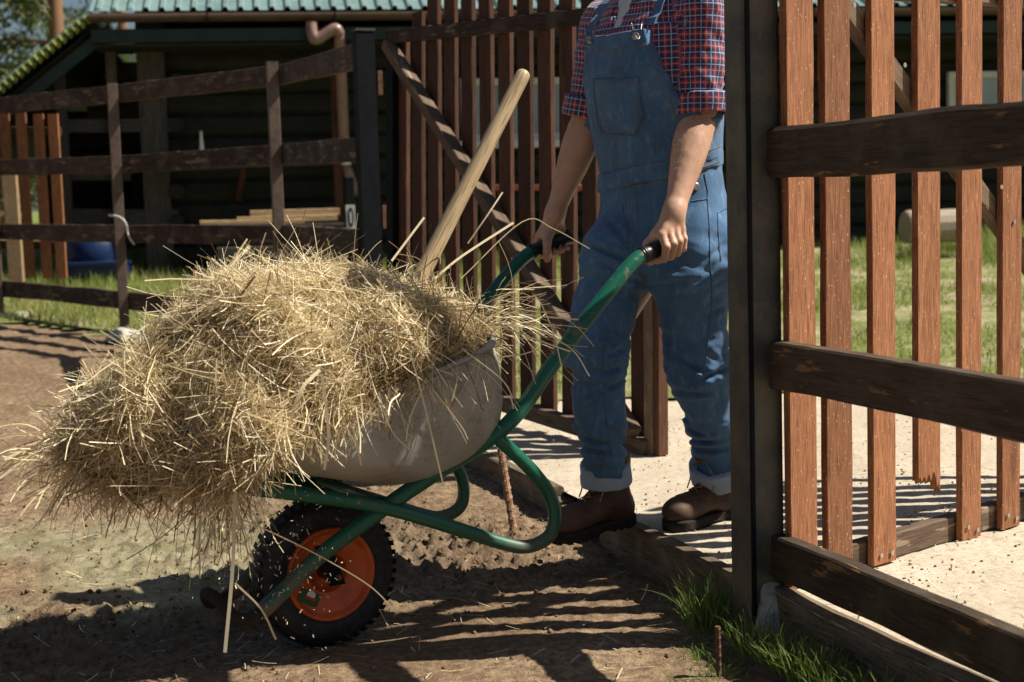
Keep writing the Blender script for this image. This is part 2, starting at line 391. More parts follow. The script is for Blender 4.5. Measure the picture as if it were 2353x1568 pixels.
# lawn
FEN = [(-9.5, 16.7), (-5.4, 12.9), (-4.05, 11.7), (-2.75, 10.5), (-1.44, 9.3), (-.78, 7.55), (-.3, 7.1), (12, 7.1)]
def fy(x): return np.interp(x, [p[0] for p in FEN], [p[1] for p in FEN])
def lawnmask(X, Y): return Y - fy(X) + .22*fbm(X*2, Y*2, 0, 3, 51) + np.where(X < -1, .25, 0)
xs = np.arange(-9.5, 12, .12); ys = np.arange(6.6, 16.3, .12)
def lz(X, Y): return sandz(Y) + .014 + fbm(X, Y, 0, 3, 55)*.012
v, f = grid(xs, ys, lz, lambda X, Y: lawnmask(X, Y) > -.05)
t = NT('lawn_soil'); co = t.tc(); n1 = t.noise(co, 2.5, 6, .65); n2 = t.noise(co, 30, 4, .7)
c = t.mix(t.ramp(n1, [(.45, 0.0), (.62, 1.0)]), (.20, .22, .07), (.46, .38, .26)); c = t.mix(t.ramp(n2, [(.4, .6), (.6, 0.0)]), c, (.06, .085, .02))
M['lawn'] = t.bsdf(c, .95, .1, bump=n2, bs=.8, bd=.02)
mk('lawn', v, f, M['lawn'], smooth=True, kind='structure')
t = NT('meadow'); co = t.tc(); c = t.mix(t.noise(co, .15, 6), (.11, .15, .035), (.2, .22, .06)); M['meadow'] = t.bsdf(c, .95, .1)
zb = float(base(16))
mk('meadow', [(-400, 16, zb), (400, 16, zb), (400, 600, zb+2), (-400, 600, zb+2)], [(0, 1, 2, 3)], M['meadow'], kind='structure')
mk('field', [(-400, -60, -.15), (400, -60, -.15), (400, 16.2, -.15), (-400, 16.2, -.15)], [(0, 1, 2, 3)], M['dirt'], kind='structure')

# blades / straws as ribbons
def ribbons(P0, D, L, W, K=3, bend=.3, grav=0., taper=True, twist=None, rg=rng, bdir=None, kink=0.):
    n = len(P0); D = D/np.linalg.norm(D, axis=1, keepdims=True)
    Bv = rg.normal(size=(n, 3)) if bdir is None else bdir + rg.normal(0, .3, (n, 3)); Bv -= (Bv*D).sum(1, keepdims=True)*D; Bv /= np.linalg.norm(Bv, axis=1, keepdims=True)+1e-9
    Wd = np.cross(D, rg.normal(size=(n, 3)) if twist is None else twist); Wd /= np.linalg.norm(Wd, axis=1, keepdims=True)+1e-9
    b = rg.uniform(-1, 1, n)*bend if np.isscalar(bend) else bend
    V = []; B2 = np.cross(D, Bv)*.6+Bv*.8; kk = rg.uniform(-1, 1, n)*kink; ph = rg.uniform(0, 3.1, n)
    for k in range(K+1):
        s = k/K; c = P0 + D*(L*s)[:, None] + Bv*(b*L*s*s)[:, None]; c[:, 2] -= grav*L*s*s
        if kink: c += B2*(kk*L*(np.sin(5.5*s+ph)-np.sin(ph)))[:, None]
        ww = W*(1-s*.85 if taper else 1.0)*.5; V += [c-Wd*ww[:, None], c+Wd*ww[:, None]]
    V = np.stack(V, 1).reshape(-1, 3); o = (np.arange(n)*2*(K+1))[:, None]
    fs = [np.concatenate([o+2*k, o+2*k+1, o+2*k+3, o+2*k+2], 1) for k in range(K)]
    return V, np.stack(fs, 1).reshape(-1, 4), 2*(K+1)
def leafmat(name, cols, tr=.35, rough=.5):
    t = NT(name); c = t.ramp(t.attr('tint'), cols); return t.bsdf(c, rough, .3, trans=tr)
M['grass'] = leafmat('grass_blade', [(0, (.13, .18, .035)), (.6, (.30, .36, .09)), (.9, (.45, .46, .18)), (1, (.50, .44, .24))])
M['grassnear'] = leafmat('grass_blade_near', [(0, (.07, .12, .02)), (.6, (.15, .24, .045)), (.85, (.28, .34, .10)), (1, (.42, .36, .18))])
N = 190000; x = rng.uniform(-7, 9, N); y = 7+rng.uniform(0, 1, N)**1.2*8.0
patch = fbm(x*1.3, y*1.3, 0, 4, 61); dens = np.where(x > -.9, .18+patch*1.2+.5*sst(7.6, 11.5, y), .95+patch*.4)
k = (lawnmask(x, y) > 0) & (rng.uniform(0, 1, N) < dens); x, y = x[k], y[k]; n = len(x)
P0 = np.stack([x, y, lz(x, y)], 1); tall = np.clip(fbm(x*.9, y*.9, 5, 3, 71)+.6+ .9*sst(11.5, 13.2, y), .25, 2)
D = np.stack([rng.normal(0, .35, n), rng.normal(0, .35, n), np.ones(n)], 1)
V, Fq, q = ribbons(P0, D, rng.uniform(.05, .11, n)*tall, rng.uniform(.005, .010, n), 2, .5)
mk('lawn_grass', V, Fq, M['grass'], attrs={'tint': np.repeat(np.clip(rng.beta(2, 2, n)+.18*fbm(x*2, y*2, 9, 2), 0, 1), q)}, kind='stuff', label='short sunlit green grass around the barn', cat='grass')
def tuft(cx, cy, cz, n, rad, h, w, lean=.5):
    a = rng.uniform(0, 2*np.pi, n); r = rad*np.sqrt(rng.uniform(0, 1, n))
    P0 = np.stack([cx+r*np.cos(a), cy+r*np.sin(a), np.full(n, cz)], 1)
    D = np.stack([lean*np.cos(a)*rng.uniform(.1, 1.2, n), lean*np.sin(a)*rng.uniform(.1, 1.2, n), np.ones(n)], 1)
    return ribbons(P0, D, h*rng.uniform(.4, 1.1, n), np.full(n, w)*rng.uniform(.7, 1.3, n), 5, .35, .25)

# ============================================================ EDGING BOARD of the sand yard
ed = empty('edging_boards', (.5, 3.9, 0), 'muddy timber edging boards along the step down from the sand to the dirt', 'edging')
def onF(s, off=0, z=0): return FL0 + FD*s + FN*off + Vector((0, 0, z))
for a, b, of in ((-1.9, .0, .03), (.075, .95, -.005)):
    board('board', onF(a, of, .078), onF(b, of, .078), .165, .045, (0, 0, 1), M['edge'], ed, rough=.06, bev=.006)
board('board', onF(1.35, -.02, .082), onF(4.0, -.02, .082), .165, .045, (0, 0, 1), M['edge'], ed, rough=.06, bev=.006)
# broken end of step: crumbled blocks between the boards
for i in range(9):
    s = 1.0+.045*i*.9; c = onF(s, random.uniform(-.02, .03), random.uniform(.02, .07)); a = random.uniform(0, 1)
    v_, f_ = boxvf(c, FD*random.uniform(.012, .022), FN*random.uniform(.02, .04), Vector((0, 0, random.uniform(.04, .07))))
    v_ = [p + Vector((random.uniform(-.006, .006), random.uniform(-.006, .006), random.uniform(-.01, .01))) for p in v_]
    mk('splintered_stub', v_, f_, M['edge'], ed)

# ============================================================ RIGHT FENCE + GATE POST
gp = empty('gate_post', (FL0.x, FL0.y, 0), 'rusty dark steel gate post with a concrete foot beside the man', 'post')
RD = -FD   # direction from post toward camera
hs = .05
prof = []
for (a, b) in ((-1, -1), (1, -1), (1, 1), (-1, 1)):
    for k in range(4):
        an = math.atan2(b, a) + (k-1.5)/3*math.pi/2; prof.append((a*(hs-.010)+.010*math.cos(an), b*(hs-.010)+.010*math.sin(an)))
vs = [FL0 + FN*a + RD*b + Vector((0, 0, z)) for z in (.0, 2.1) for a, b in prof]; n = len(prof)
fs = [(i, (i+1) % n, n+(i+1) % n, n+i) for i in range(n)]+[tuple(range(n, 2*n))]
mk('post_tube', vs, fs, M['steel'], gp, smooth=False)
# weld lip strip on the left corner
board('corner_strip', onF(-.052, -.038, .02), onF(-.052, -.038, 2.08), .012, .006, FN, M['darksteel'], gp)
# concrete foot
def fconc(X, Y, Z): return smin(cone(X, Y, Z, (FL0.x+.025, FL0.y-.03, -.1), (FL0.x+.035, FL0.y-.03, .13), .10, .045), 1e3, .01) + .008*fbm(X*25, Y*25, Z*25, 3)
v, f = nets(fconc, (FL0.x-.13, FL0.y-.13, -.1), (FL0.x+.15, FL0.y+.13, .2), .008)
mk('concrete_foot', v, f, M['concrete'], gp, smooth=True)
rf = empty('rail_fence', (1.2, 1.9, 0), 'dark weathered horizontal rail fence at the right edge, nearest the camera', 'fence', 'rail fences')
for zc, wv, dz in ((1.225, .122, -.005), (.712, .112, 0), (.235, .105, -.0), (1.73, .12, .02)):
    A = FL0 + RD*.045 + FN*.034 + Vector((0, 0, zc)); B = FL0 + RD*3.0 + FN*.034 + Vector((0, 0, zc+dz))
    board('rail', A, B, wv, .045, (0, 0, 1), M['rail_near'], rf, rough=.05, bev=.010 if zc > 1 else .005)
board('post', FL0+RD*2.7+FN*.08, FL0+RD*2.7+FN*.08+Vector((0, 0, 1.9)), .08, .08, FN, M['steel'], rf)

# ============================================================ LEFT GATE POST + LEFT FENCE
lp = P(848, 450, 7.5); lp.z = .12
g2 = empty('gate_post', lp, 'dark blue-black steel gate post where the far fence meets the open gate', 'post')
for nm, c, hh in (('post_tube', lp, 1.87),):
    v_, f_ = boxvf(c+Vector((0, 0, hh/2)), FN*.047, RD*.047, Vector((0, 0, hh/2))); mk(nm, v_, f_, M['darksteel'], g2)
v_, f_ = boxvf(lp+Vector((0, 0, 1.878)), FN*.051, RD*.051, Vector((0, 0, .006))); mk('cap_plate', v_, f_, M['greyboard'], g2)
for z in (.45, .95, 1.62):
    v_, f_ = boxvf(lp+FN*.075+Vector((0, 0, z)), FN*.012, RD*.02, Vector((0, 0, .06))); mk('hinge', v_, f_, M['rust'], g2)
lf = empty('rail_fence', (-2.75, 10.5, .27), 'four-rail dark timber fence between the mud yard and the barn at left', 'fence', 'rail fences')
pu = [(-250, 12.9), (2, 11.7), (287, 10.5), (650, 9.3), (835, 7.5)]
rails = {  # (u, v-centre at each post)
 0: [(-250, 272), (2, 243), (287, 214), (650, 172), (830, 128)],
 1: [(-250, 400), (2, 385), (287, 378), (650, 354), (826, 345)],
 2: [(-250, 530), (2, 533), (287, 538), (650, 540), (830, 556)],
 3: [(-250, 640), (2, 662), (287, 690), (650, 730), (838, 762)]}
for r_, L in rails.items():
    for i in range(4):
        Y0, Y1 = pu[i][1]+.03, pu[i+1][1]+.03
        A = P(L[i][0], L[i][1], Y0); B = P(L[i+1][0], L[i+1][1], Y1)
        board('rail', A, B, .125, .04, (0, 0, 1), M['rail'], lf, rough=.05)
tops = {1: 222, 2: 192, 3: 143}
for i in (0, 1, 2, 3):
    u, Y = pu[i]; b0 = P(u, 700, Y); z0 = float(base(Y))-.1; top = P(u, tops.get(i, 240), Y).z
    A = Vector((b0.x, b0.y-.035, z0)); d = Vector(((pu[i+1][0]-u), 0, 0)); 
    board('post', A, Vector((A.x-.0, A.y, top)), .07, .05, (1, .3, 0), M['postbrown'], lf)
# white string knotted to the fence post
sp = [P(250, 495, 10.4), P(268, 497, 10.38), P(283, 505, 10.36), P(291, 520, 10.38), P(293, 535, 10.4), P(300, 550, 10.4), P(309, 562, 10.4)]
tube('tied_string', sp, .007, M['white'], label='frayed white string knotted round the fence post', cat='string')
def rock(name, c, r, label, mat, **kw):
    def fr(X, Y, Z): return ell(X, Y, Z, c, r) + .25*min(r)*fbm(X*9, Y*9, Z*9, 3)
    v, f = nets(fr, [c[i]-r[i]*1.4 for i in range(3)], [c[i]+r[i]*1.4 for i in range(3)], min(r)/6)
    return mk(name, v, f, mat, smooth=True, label=label, cat='stone', **kw)
b1 = P(35, 733, 11.55); rock('stone', (b1.x, b1.y, b1.z), (.17, .12, .055), 'flat whitish stone lying by the fence post at the left edge', M['stone'])
b1 = P(283, 778, 10.1); rock('stone', (b1.x, b1.y, b1.z), (.12, .1, .06), 'pale round stone at the foot of the fence post with the string', M['stone'])

# ============================================================ GATES
G0, G1 = P(905, 85, 7.27), P(1497, 26, 5.6)          # top rail ends
H0, H1 = P(905, 845, 7.27), P(1500, 1030, 5.6)       # bottom rail
gd = (G1-G0); gd.z = 0; gd.normalize(); gn = Vector((gd.y, -gd.x, 0))   # normal
if gn.y > 0: gn = -gn
g = empty('slatted_gate', H0, 'dark slatted wooden gate leaf standing half open behind the hay and the man', 'gate', 'leaves of the slatted yard gate')
def edgept(a, b, s): return a + (b-a)*s
board('top_rail', G0+gn*.02, G1+gn*.02, .065, .035, (0, 0, 1), M['rail'], g, rough=.03)
board('bottom_rail', H0+gn*.02, H1+gn*.02, .065, .05, (0, 0, 1), M['frame'], g, rough=.03)
Lg = (H1-H0).length
for i in range(13):
    s = (.055 + i*.163)/2.12
    s = .03+ i*.0768
    if s > .97: break
    b0 = edgept(H0, H1, s) - gn*.02; t0 = edgept(G0, G1, s) - gn*.02
    arch = .03+.12*min(i, 7) * .62
    board('slat', b0+Vector((0, 0, -.03)), t0+Vector((0, 0, arch)), .092, .026, gd, M['slat_shaded'], g, rough=.03)
board('stile', H1+gd*.0+gn*.0+Vector((0, 0, -.03)), G1+Vector((0, 0, .03)), .055, .05, gd, M['frame'], g, rough=.02)
board('stile', H1+gd*.05-gn*.0+Vector((0, 0, -.02)), G1+gd*.05+Vector((0, 0, .03)), .03, .05, gd, M['slat_shaded'], g, rough=.02)
board('stile', H0+Vector((0, 0, -.03)), G0+Vector((0, 0, .03)), .07, .05, gd, M['darksteel'], g)
board('brace', edgept(G0, G1, .01)+gn*.045+Vector((0, 0, -.04)), edgept(H0, H1, .97)+gn*.045+Vector((0, 0, .05)), .05, .062, (0, 0, 1), M['frame'], g, rough=.02)

# right leaf, open towards the barn
rd = Vector((.775, .632, 0)); rn = Vector((.632, -.775, 0)); r0 = Vector((.719, 3.62, 0))
rg_ = empty('slatted_gate', (r0.x, r0.y, .17), 'red-brown slatted wooden gate leaf swung open at right with one slat snapped short', 'gate', 'leaves of the slatted yard gate')
facel = [1809, 1896, 2003.6, 2110, 2212, 2307]
ts = []
for u in facel:
    q = PL(u, 210, r0+rn*.012, rn); ts.append((q-r0).dot(rd))
dt = .163
k = 6
while len(ts) < 12: ts.append(ts[-1]+dt)
ts_all = [ts[0]-.0]+ts[1:]
wd = [.101, .099, .098, .096, .095] + [.093]*7
def rp(t_, z, off=0): return r0 + rd*t_ + rn*off + Vector((0, 0, z))
zbot = []
for i, t_ in enumerate(ts_all):
    tc = t_+wd[i]/2; lean = .0
    if i == 3: continue
    vb = {0: 1390, 1: 1352, 2: 1318, 4: 1267, 5: 1242}.get(i)
    zb_ = PL(facel[i], vb, r0, rn).z if vb else .17
    zb_ = max(zb_, .156)
    board('slat', rp(tc, zb_), rp(tc, 1.66+.028*i), wd[i], .020, rd, M['slat'], rg_, rough=.035, seg=26, bev=.002)
# snapped slat
tc = ts_all[3]+.05; zb_ = PL(2110, 1112, r0, rn).z
Ms = frame(rp(tc, zb_), rp(tc, 1.75), rd); Hs = 1.75-zb_
vs, fs = [], []; xs_ = np.linspace(-.049, .049, 15)
for j, xx in enumerate(xs_):
    jag = .010*math.sin(j*2.1)+.010*random.random() - (.03 if j > 11 else 0)
    for yy in (-.010, .010): vs += [(jag+(.01 if yy > 0 else 0), yy, xx), (Hs, yy, xx)]
for j in range(14):
    a = j*4; fs += [(a, a+4, a+5, a+1), (a+2, a+3, a+7, a+6), (a, a+2, a+6, a+4), (a+1, a+5, a+7, a+3)]
fs += [(0, 1, 3, 2), (56, 58, 59, 57)]
so_ = mk('slat', vs, fs, M['slat'], rg_, M=Ms, label='slat snapped off short with a splintered end')
# rails behind the slats + brace
zr = max(PL(2240, 1268, r0-rn*.03, rn).z, .185)
board('bottom_rail', rp(.0, zr-.004, -.035), rp(2.05, zr+.02, -.035), .07, .04, (0, 0, 1), M['frame'], rg_, rough=.03)
board('top_rail', rp(-.0, 1.64, -.035), rp(2.05, 1.70, -.035), .065, .04, (0, 0, 1), M['frame'], rg_)
ba = PL(1940, 20, r0-rn*.035, rn); bb = PL(2330, 560, r0-rn*.035, rn); bdv = (bb-ba)
board('brace', ba-bdv*.1, ba+bdv*1.9, .055, .04, (0, 0, 1), M['frame'], rg_, rough=.02)
board('stile', rp(.015, .17, -.035), rp(.015, 1.66, -.035), .035, .04, rd, M['slat_shaded'], rg_)
board('stile', rp(2.07, .17, -.035), rp(2.07, 1.9, -.035), .05, .04, rd, M['frame'], rg_)
def nail(p, d, L=.03, r=.0022, parent=None):
    v1, f1 = sweep([p, p+d*L], r, 6); v2, f2 = sweep([p+d*L, p+d*(L+.002)], r*2.3, 8); V_, F_ = join([(v1, f1), (v2, f2)]); mk('nail', V_, F_, M['zinc'], parent)
for u, v_ in ((2176, 1266), (2212, 1260)):
    q = PL(u-10, v_+6, r0-rn*.015, rn); nail(q, (rn+Vector((.1, 0, .12))).normalized(), .045, .003, rg_)
for i in (0, 1, 2, 4, 5):
    for a in (.28, .75):
        zz = zr if i != 1 else zr; p = rp(ts_all[i]+wd[i]*a, zz+random.uniform(-.012, .012), .0125); nail(p, rn, .001, .0028, rg_)
for u, v_, i in ((1962, 12, 1), (2078, 150, 2), (2300, 430, 4), (2405, 560, 5), (2330, 510, 5)):
    q = PL(u, v_, r0+rn*.0125, rn); nail(q, rn, .001, .0028, rg_)
# ============================================================ BARN
bd = Vector((1, .16, 0)).normalized(); bn = Vector((.16, -1, 0)).normalized()   # wall direction, outward normal (to camera)
B0 = Vector((0, 14.2, 0)); E0 = B0 + bn*.65    # wall plane, eave plane
def W(u, v, off=0): return PL(u, v, B0+bn*off, bn)
def E(u, v, off=0): return PL(u, v, E0+bn*off, bn)
M['olive'] = wood('olive_boards', (.05, .055, .02), (.09, .09, .035))
ba_ = empty('barn', W(1176, 600), 'dark log barn with teal corrugated roof behind the fences', 'barn')
wz0, wz1 = .2, 3.2
# log wall: stacked half-round logs
def logwall(x0, x1, z0, z1, off, name='log_wall', rr=.1, mat='log'):
    vs, fs = [], []; z = z0
    while z < z1:
        for i in range(5):
            a = math.pi*i/4 - math.pi/2
            for x in (x0, x1): vs.append(B0 + bd*x + bn*(off+.05*math.cos(a)) + Vector((0, 0, z+rr+rr*math.sin(a))))
        z += 2*rr
    n = len(vs)//2
    for i in range(n-1): fs.append((2*i, 2*i+1, 2*i+3, 2*i+2))
    return mk(name, vs, fs, M[mat], ba_)
def wx(u, v, off=0): return (W(u, v, off)-B0).dot(bd)
xc = wx(352, 400)
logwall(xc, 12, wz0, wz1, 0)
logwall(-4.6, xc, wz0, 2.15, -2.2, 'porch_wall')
v_, f_ = boxvf(B0+bd*xc-bn*1.1+Vector((0, 0, 1.7)), bd*.03, bn*1.1, Vector((0, 0, 1.5))); mk('side_wall', v_, f_, M['log'], ba_)
for u, w2 in ((352, .09), (378, .05)):   # corner post
    x = wx(u, 400, .08); board('corner_post', B0+bd*x+bn*.10+Vector((0, 0, wz0)), B0+bd*x+bn*.10+Vector((0, 0, 3.1)), w2*2, .1, bd, M['greyboard'], ba_, rough=.03)
for vv in (110, 190, 290, 360, 440, 510, 590):    # log ends on the corner
    x = wx(408, vv, .05); q = W(408, vv, .05); v1, f1 = sweep([q+bd*.0, q+bn*.14], .07, 10); mk('log_end', v1, f1, M['log'], ba_)
logwall(xc-.8, xc, 2.1, 2.7, -2.15, 'gable_wall', mat='olive')
# porch posts, beams, black sheet standing in for the doorway's shade
for u in (150, 268):
    q = W(u, 400, .2); board('porch_post', Vector((q.x, q.y, .3)), Vector((q.x, q.y, 2.6)), .09, .09, bd, M['greyboard'], ba_)
for (ua, va, ub, vb, ww) in ((138, 290, 400, 288, .12), (150, 402, 300, 402, .1), (150, 497, 410, 500, .14)):
    board('porch_rail', W(ua, va, .12), W(ub, vb, .12), ww, .05, (0, 0, 1), M['greyboard'], ba_)
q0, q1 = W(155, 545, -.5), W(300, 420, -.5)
mk('doorway_shade_sheet', [Vector((q0.x, q0.y, q0.z)), Vector((q1.x, q1.y, q0.z)), Vector((q1.x, q1.y, q1.z)), Vector((q0.x, q0.y, q1.z))], [(0, 1, 2, 3)], M['black'], ba_)
# roof: corrugated plane rising away from the eave
ez = E(840, 27).z; ex0, ex1 = (E(205, 27)-E0).dot(bd), 13.0
pitch = math.tan(R(24)); vs, fs = [], []; n = int((ex1-ex0)/.0235)
per = [0, .0, .028, .028]
xr = []; x = ex0
while x < ex1:
    xr += [(x, 0), (x+.045, 0), (x+.058, .03), (x+.088, .03), (x+.100, 0)]; x += .135
for x, h in xr:
    for d in (0.0, 6.0): vs.append(E0+bd*x-bn*d+Vector((0, 0, ez+.02+h+d*pitch)))
fs = [(2*i, 2*i+2, 2*i+3, 2*i+1) for i in range(len(xr)-1)]
rf_ = mk('roof', vs, fs, M['roof'], ba_)
board('fascia', E0+bd*ex0-bn*.05+Vector((0, 0, ez-.19)), E0+bd*ex1-bn*.05+Vector((0, 0, ez-.17)), .12, .03, (0, 0, 1), M['fascia'], ba_)
v_, f_ = boxvf(E0+bd*(ex0+ex1)/2-bn*.34+Vector((0, 0, ez-.27)), bd*(ex1-ex0)/2, bn*.32, Vector((0, 0, .012))); mk('soffit', v_, f_, M['log'], ba_)
# gutter (half round) + hangers
gv, gf = [], []; m = 9
for x in (ex0, ex1):
    for j in range(m):
        a = math.pi*j/(m-1); 
        for r_ in (.06,): gv.append(E0+bd*x+bn*(.04+r_*math.cos(a))+Vector((0, 0, ez-.01-r_*math.sin(a)*1.2)))
gf = [(j, j+1, m+j+1, m+j) for j in range(m-1)]+[tuple(range(m))]
gu = mk('gutter', gv, gf, M['gutter'], ba_, smooth=True)
x = ex0+1
while x < ex1:
    c_ = E0+bd*x; pts = [c_+bn*(.04+.081*math.cos(math.pi*j/8))+Vector((0, 0, ez-.01-.081*1.2*math.sin(math.pi*j/8))) for j in range(9)]
    v1, f1 = sweep(pts, .008, 5); mk('gutter_bracket', v1, f1, M['darksteel'], gu); x += 1.1
dp = [E(715, 52, .06), E(717, 78, .08), E(728, 90, .08), E(764, 68, .08), E(777, 74, .07), E(781, 110, .0), W(792, 360, .32), W(796, 385, .32), W(818, 450, .36)]
tube('downpipe', dp, .052, M['pipe'], ba_, k=5)
board('porch_post', Vector((W(772, 300, .35).x, W(772, 300, .35).y, .4)), Vector((W(766, 100, .35).x, W(766, 100, .35).y, 2.95)), .075, .06, bd, M['slat_shaded'], ba_)
# left lower roof slope
A_, Bp = E(206, 30), E(-160, 325)
sl_ = (Bp-A_); q1 = A_-bn*5; 
def slab(a, b, thick, depth, mat, nm):
    up = Vector((0, 0, thick)); vs = [a, b, b+up, a+up]; vs += [p-bn*depth for p in vs]
    mk(nm, vs, [(0, 1, 2, 3), (7, 6, 5, 4), (0, 4, 5, 1), (3, 2, 6, 7), (0, 3, 7, 4), (1, 5, 6, 2)], mat, ba_)
slab(A_+Vector((0, 0, -.02)), Bp+Vector((0, 0, -.02)), .05, 5, M['roof'], 'porch_roof')
slab(A_+Vector((.15, 0, -.20))-bn*.1, Bp+Vector((.15, 0, -.20))-bn*.1, .12, .04, M['fascia'], 'barge_board')
for i in range(26):    # mossy sheet ends
    s = i/26; c_ = A_+sl_*s+bn*.03+Vector((0, 0, -.04)); v1, f1 = sweep([c_, c_+sl_*.024], [.032, .05], 7)
    if i < 24: mk('roof_edge_tile', v1, f1, M['moss'], ba_)
slab(A_+Vector((0, 0, -.14))-bn*.1, Bp+Vector((0, 0, -.14))-bn*.1, .015, 4.8, M['log'], 'porch_ceiling')
# windows
def window(u0, v0, u1, v1, mull, label=None):
    a, b = W(u0, v1, .12), W(u1, v0, .12); x0, x1 = (a-B0).dot(bd), (b-B0).dot(bd); z0, z1 = a.z, b.z
    def q(x, z, o): return B0+bd*x+bn*o+Vector((0, 0, z))
    fr = []
    t_ = .06
    for (xa, xb, za, zb_) in ((x0, x1, z0, z0+t_), (x0, x1, z1-t_, z1), (x0, x0+t_, z0+t_, z1-t_), (x1-t_, x1, z0+t_, z1-t_)):
        fr.append(boxvf(q((xa+xb)/2, (za+zb_)/2, .12), bd*(xb-xa)/2, bn*.03, Vector((0, 0, (zb_-za)/2))))
    for mx in mull:
        xx = x0+(x1-x0)*mx; fr.append(boxvf(q(xx, (z0+z1)/2, .12), bd*.03, bn*.022, Vector((0, 0, (z1-z0)/2-t_))))
    V_, F_ = join(fr); w_ = mk('window', V_, F_, M['white'], ba_)
    mk('pane', [q(x0+t_, z0+t_, .11), q(x1-t_, z0+t_, .11), q(x1-t_, z1-t_, .11), q(x0+t_, z1-t_, .11)], [(0, 1, 2, 3)], M['glass'], w_)
    v1_, f1_ = boxvf(q((x0+x1)/2, z0-.04, .17), bd*((x1-x0)/2+.04), bn*.09, Vector((0, 0, .035))); mk('sill', v1_, f1_, M['white'], w_)
window(1062, 178, 1330, 325, (.35,)); window(2178, 160, 2600, 330, (.5,))
# ---- things in front of the barn
lb = [(575, 492, 780, 486, .10, 'pale'), (545, 506, 775, 500, .09, 'pale'), (460, 512, 700, 508, .06, 'pale'), (500, 520, 790, 516, .05, 'greyboard')]
for i, (ua, va, ub, vb, ww, m_) in enumerate(lb):
    lab = ['topmost tan plank of the lumber stack under the downpipe', 'second tan plank down in the lumber stack by the barn wall', 'long thin pale plank lying along the barn wall', 'grey weathered plank under the tan planks by the barn wall'][i]
    board('plank', W(ua, va, .6+i*.02), W(ub, vb, .6+i*.02), ww*.6, .12, (0, 0, 1), M[m_], label=lab, cat='plank', group='planks stacked along the barn wall')
board('log_bench', W(500, 585, .8), W(770, 578, .8), .12, .2, (0, 0, 1), M['greyboard'], label='pale grey timber beam lying on the grass before the barn wall', cat='beam')
for i, (u, v_, h_) in enumerate(((465, 372, .17), (795, 372, .15))):
    q = W(u, v_, .4); v1, f1 = sweep([q, q+Vector((0, 0, h_*1.6))], [.03, .01], 8)
    v2, f2 = sweep([q-Vector((0, 0, .03)), q], [.045, .045], 8); V_, F_ = join([(v1, f1), (v2, f2)])
    mk('marker_cone', V_, F_, M['white'], label=['small white cone standing left of the middle fence post', 'small white cone beside the downpipe behind the fence'][i], cat='cone', group='small white cones')
sh = empty('wall_shelf', W(620, 380, .3), 'long pale shelf board fixed along the barn wall', 'shelf')
board('shelf_board', W(300, 392, .3), W(830, 372, .3), .03, .2, (0, 0, 1), M['greyboard'], sh)
board('shelf_strut', W(560, 385, .3), W(548, 460, .1), .05, .04, bd, M['slat_shaded'], sh)
# blue drum and crate in the porch
q = W(212, 575, .3); qa = q
v1, f1 = sweep([q+Vector((-.0, 0, -.25)), q+Vector((0, 0, -.22)), q+Vector((0, 0, -.08)), q+Vector((0, 0, -.06)), q+Vector((0, 0, .10)), q+Vector((0, 0, .12))], [.24, .26, .26, .27, .26, .24], 24)
mk('plastic_drum', v1, f1, M['blue'], smooth=True, label='blue plastic drum cut low under the porch rail', cat='drum')
q = W(225, 632, .6); v_, f_ = boxvf(q+Vector((0, 0, .05)), bd*.27, bn*.15, Vector((0, 0, .05))); vi, fi = boxvf(q+Vector((0, 0, .105)), bd*.285, bn*.165, Vector((0, 0, .012)))
V_, F_ = join([(v_, f_), (vi, fi)]); mk('tray', V_, F_, M['blue'], label='low blue plastic tray on the ground below the drum', cat='tray')
# blue-white sticker board
q = W(806, 500, .9); sg = empty('notice_board', q, 'small white notice with a blue oval by the downpipe', 'notice')
v_, f_ = boxvf(q, bd*.04, bn*.006, Vector((0, 0, .11))); mk('panel', v_, f_, M['white'], sg)
pts = [q+bn*.009+bd*.028*math.cos(a)*(1)+Vector((0, 0, .09*math.sin(a))) for a in np.linspace(0, 2*math.pi, 20)[:-1]]
mk('oval_mark', pts+[], [tuple(range(len(pts)))], M['blue'], sg)
v_, f_ = boxvf(q+bn*.011, bd*.008, bn*.001, Vector((0, 0, .05))); mk('inner_mark', v_, f_, M['white'], sg)
board('stand_post', q-bn*.03+Vector((0, 0, -.5)), q-bn*.03+Vector((0, 0, .35)), .08, .04, bd, M['darksteel'], sg)
# stump / log and red bench behind the right gate
def log_(u, v_, off, L, r_, lab, d=bd):
    q = W(u, v_, off); vv = sweep([q-d*L/2, q-d*(L/2-.02), q+d*(L/2-.02), q+d*L/2], [r_*.93, r_, r_, r_*.93], 14)
    mk('cut_log', vv[0], vv[1], M['greyboardlit'] if 'greyboardlit' in M else M['greyboard'], label=lab, cat='log')
M['greyboardlit'] = wood('sunlit_log', (.3, .24, .18), (.42, .35, .27))  # paler copy of the grey board, sunlight put into its colour
log_(2145, 520, 1.4, .55, .15, 'short pale cut log lying on the lawn behind the right gate')
be = empty('red_bench', W(1250, 440, 1.0), 'low red-painted bench seen between the gate slats under the window', 'bench')
board('seat', W(1130, 432, 1.0), W(1400, 432, 1.0), .05, .3, (0, 0, 1), M['redpaint'], be)
for u in (1150, 1265, 1385): board('leg', W(u, 436, 1.0), Vector((W(u, 436, 1.0).x, W(u, 436, 1.0).y, .5)), .05, .05, bd, M['redpaint'], be)
q = W(1318, 410, 1.0); v1, f1 = sweep([q-Vector((0, 0, .12)), q-Vector((0, 0, .1)), q+Vector((0, 0, .1)), q+Vector((0, 0, .12))], [.05, .055, .055, .04], 12)
mk('canister', v1, f1, M['white'], smooth=True, label='small white canister standing on the red bench', cat='canister')

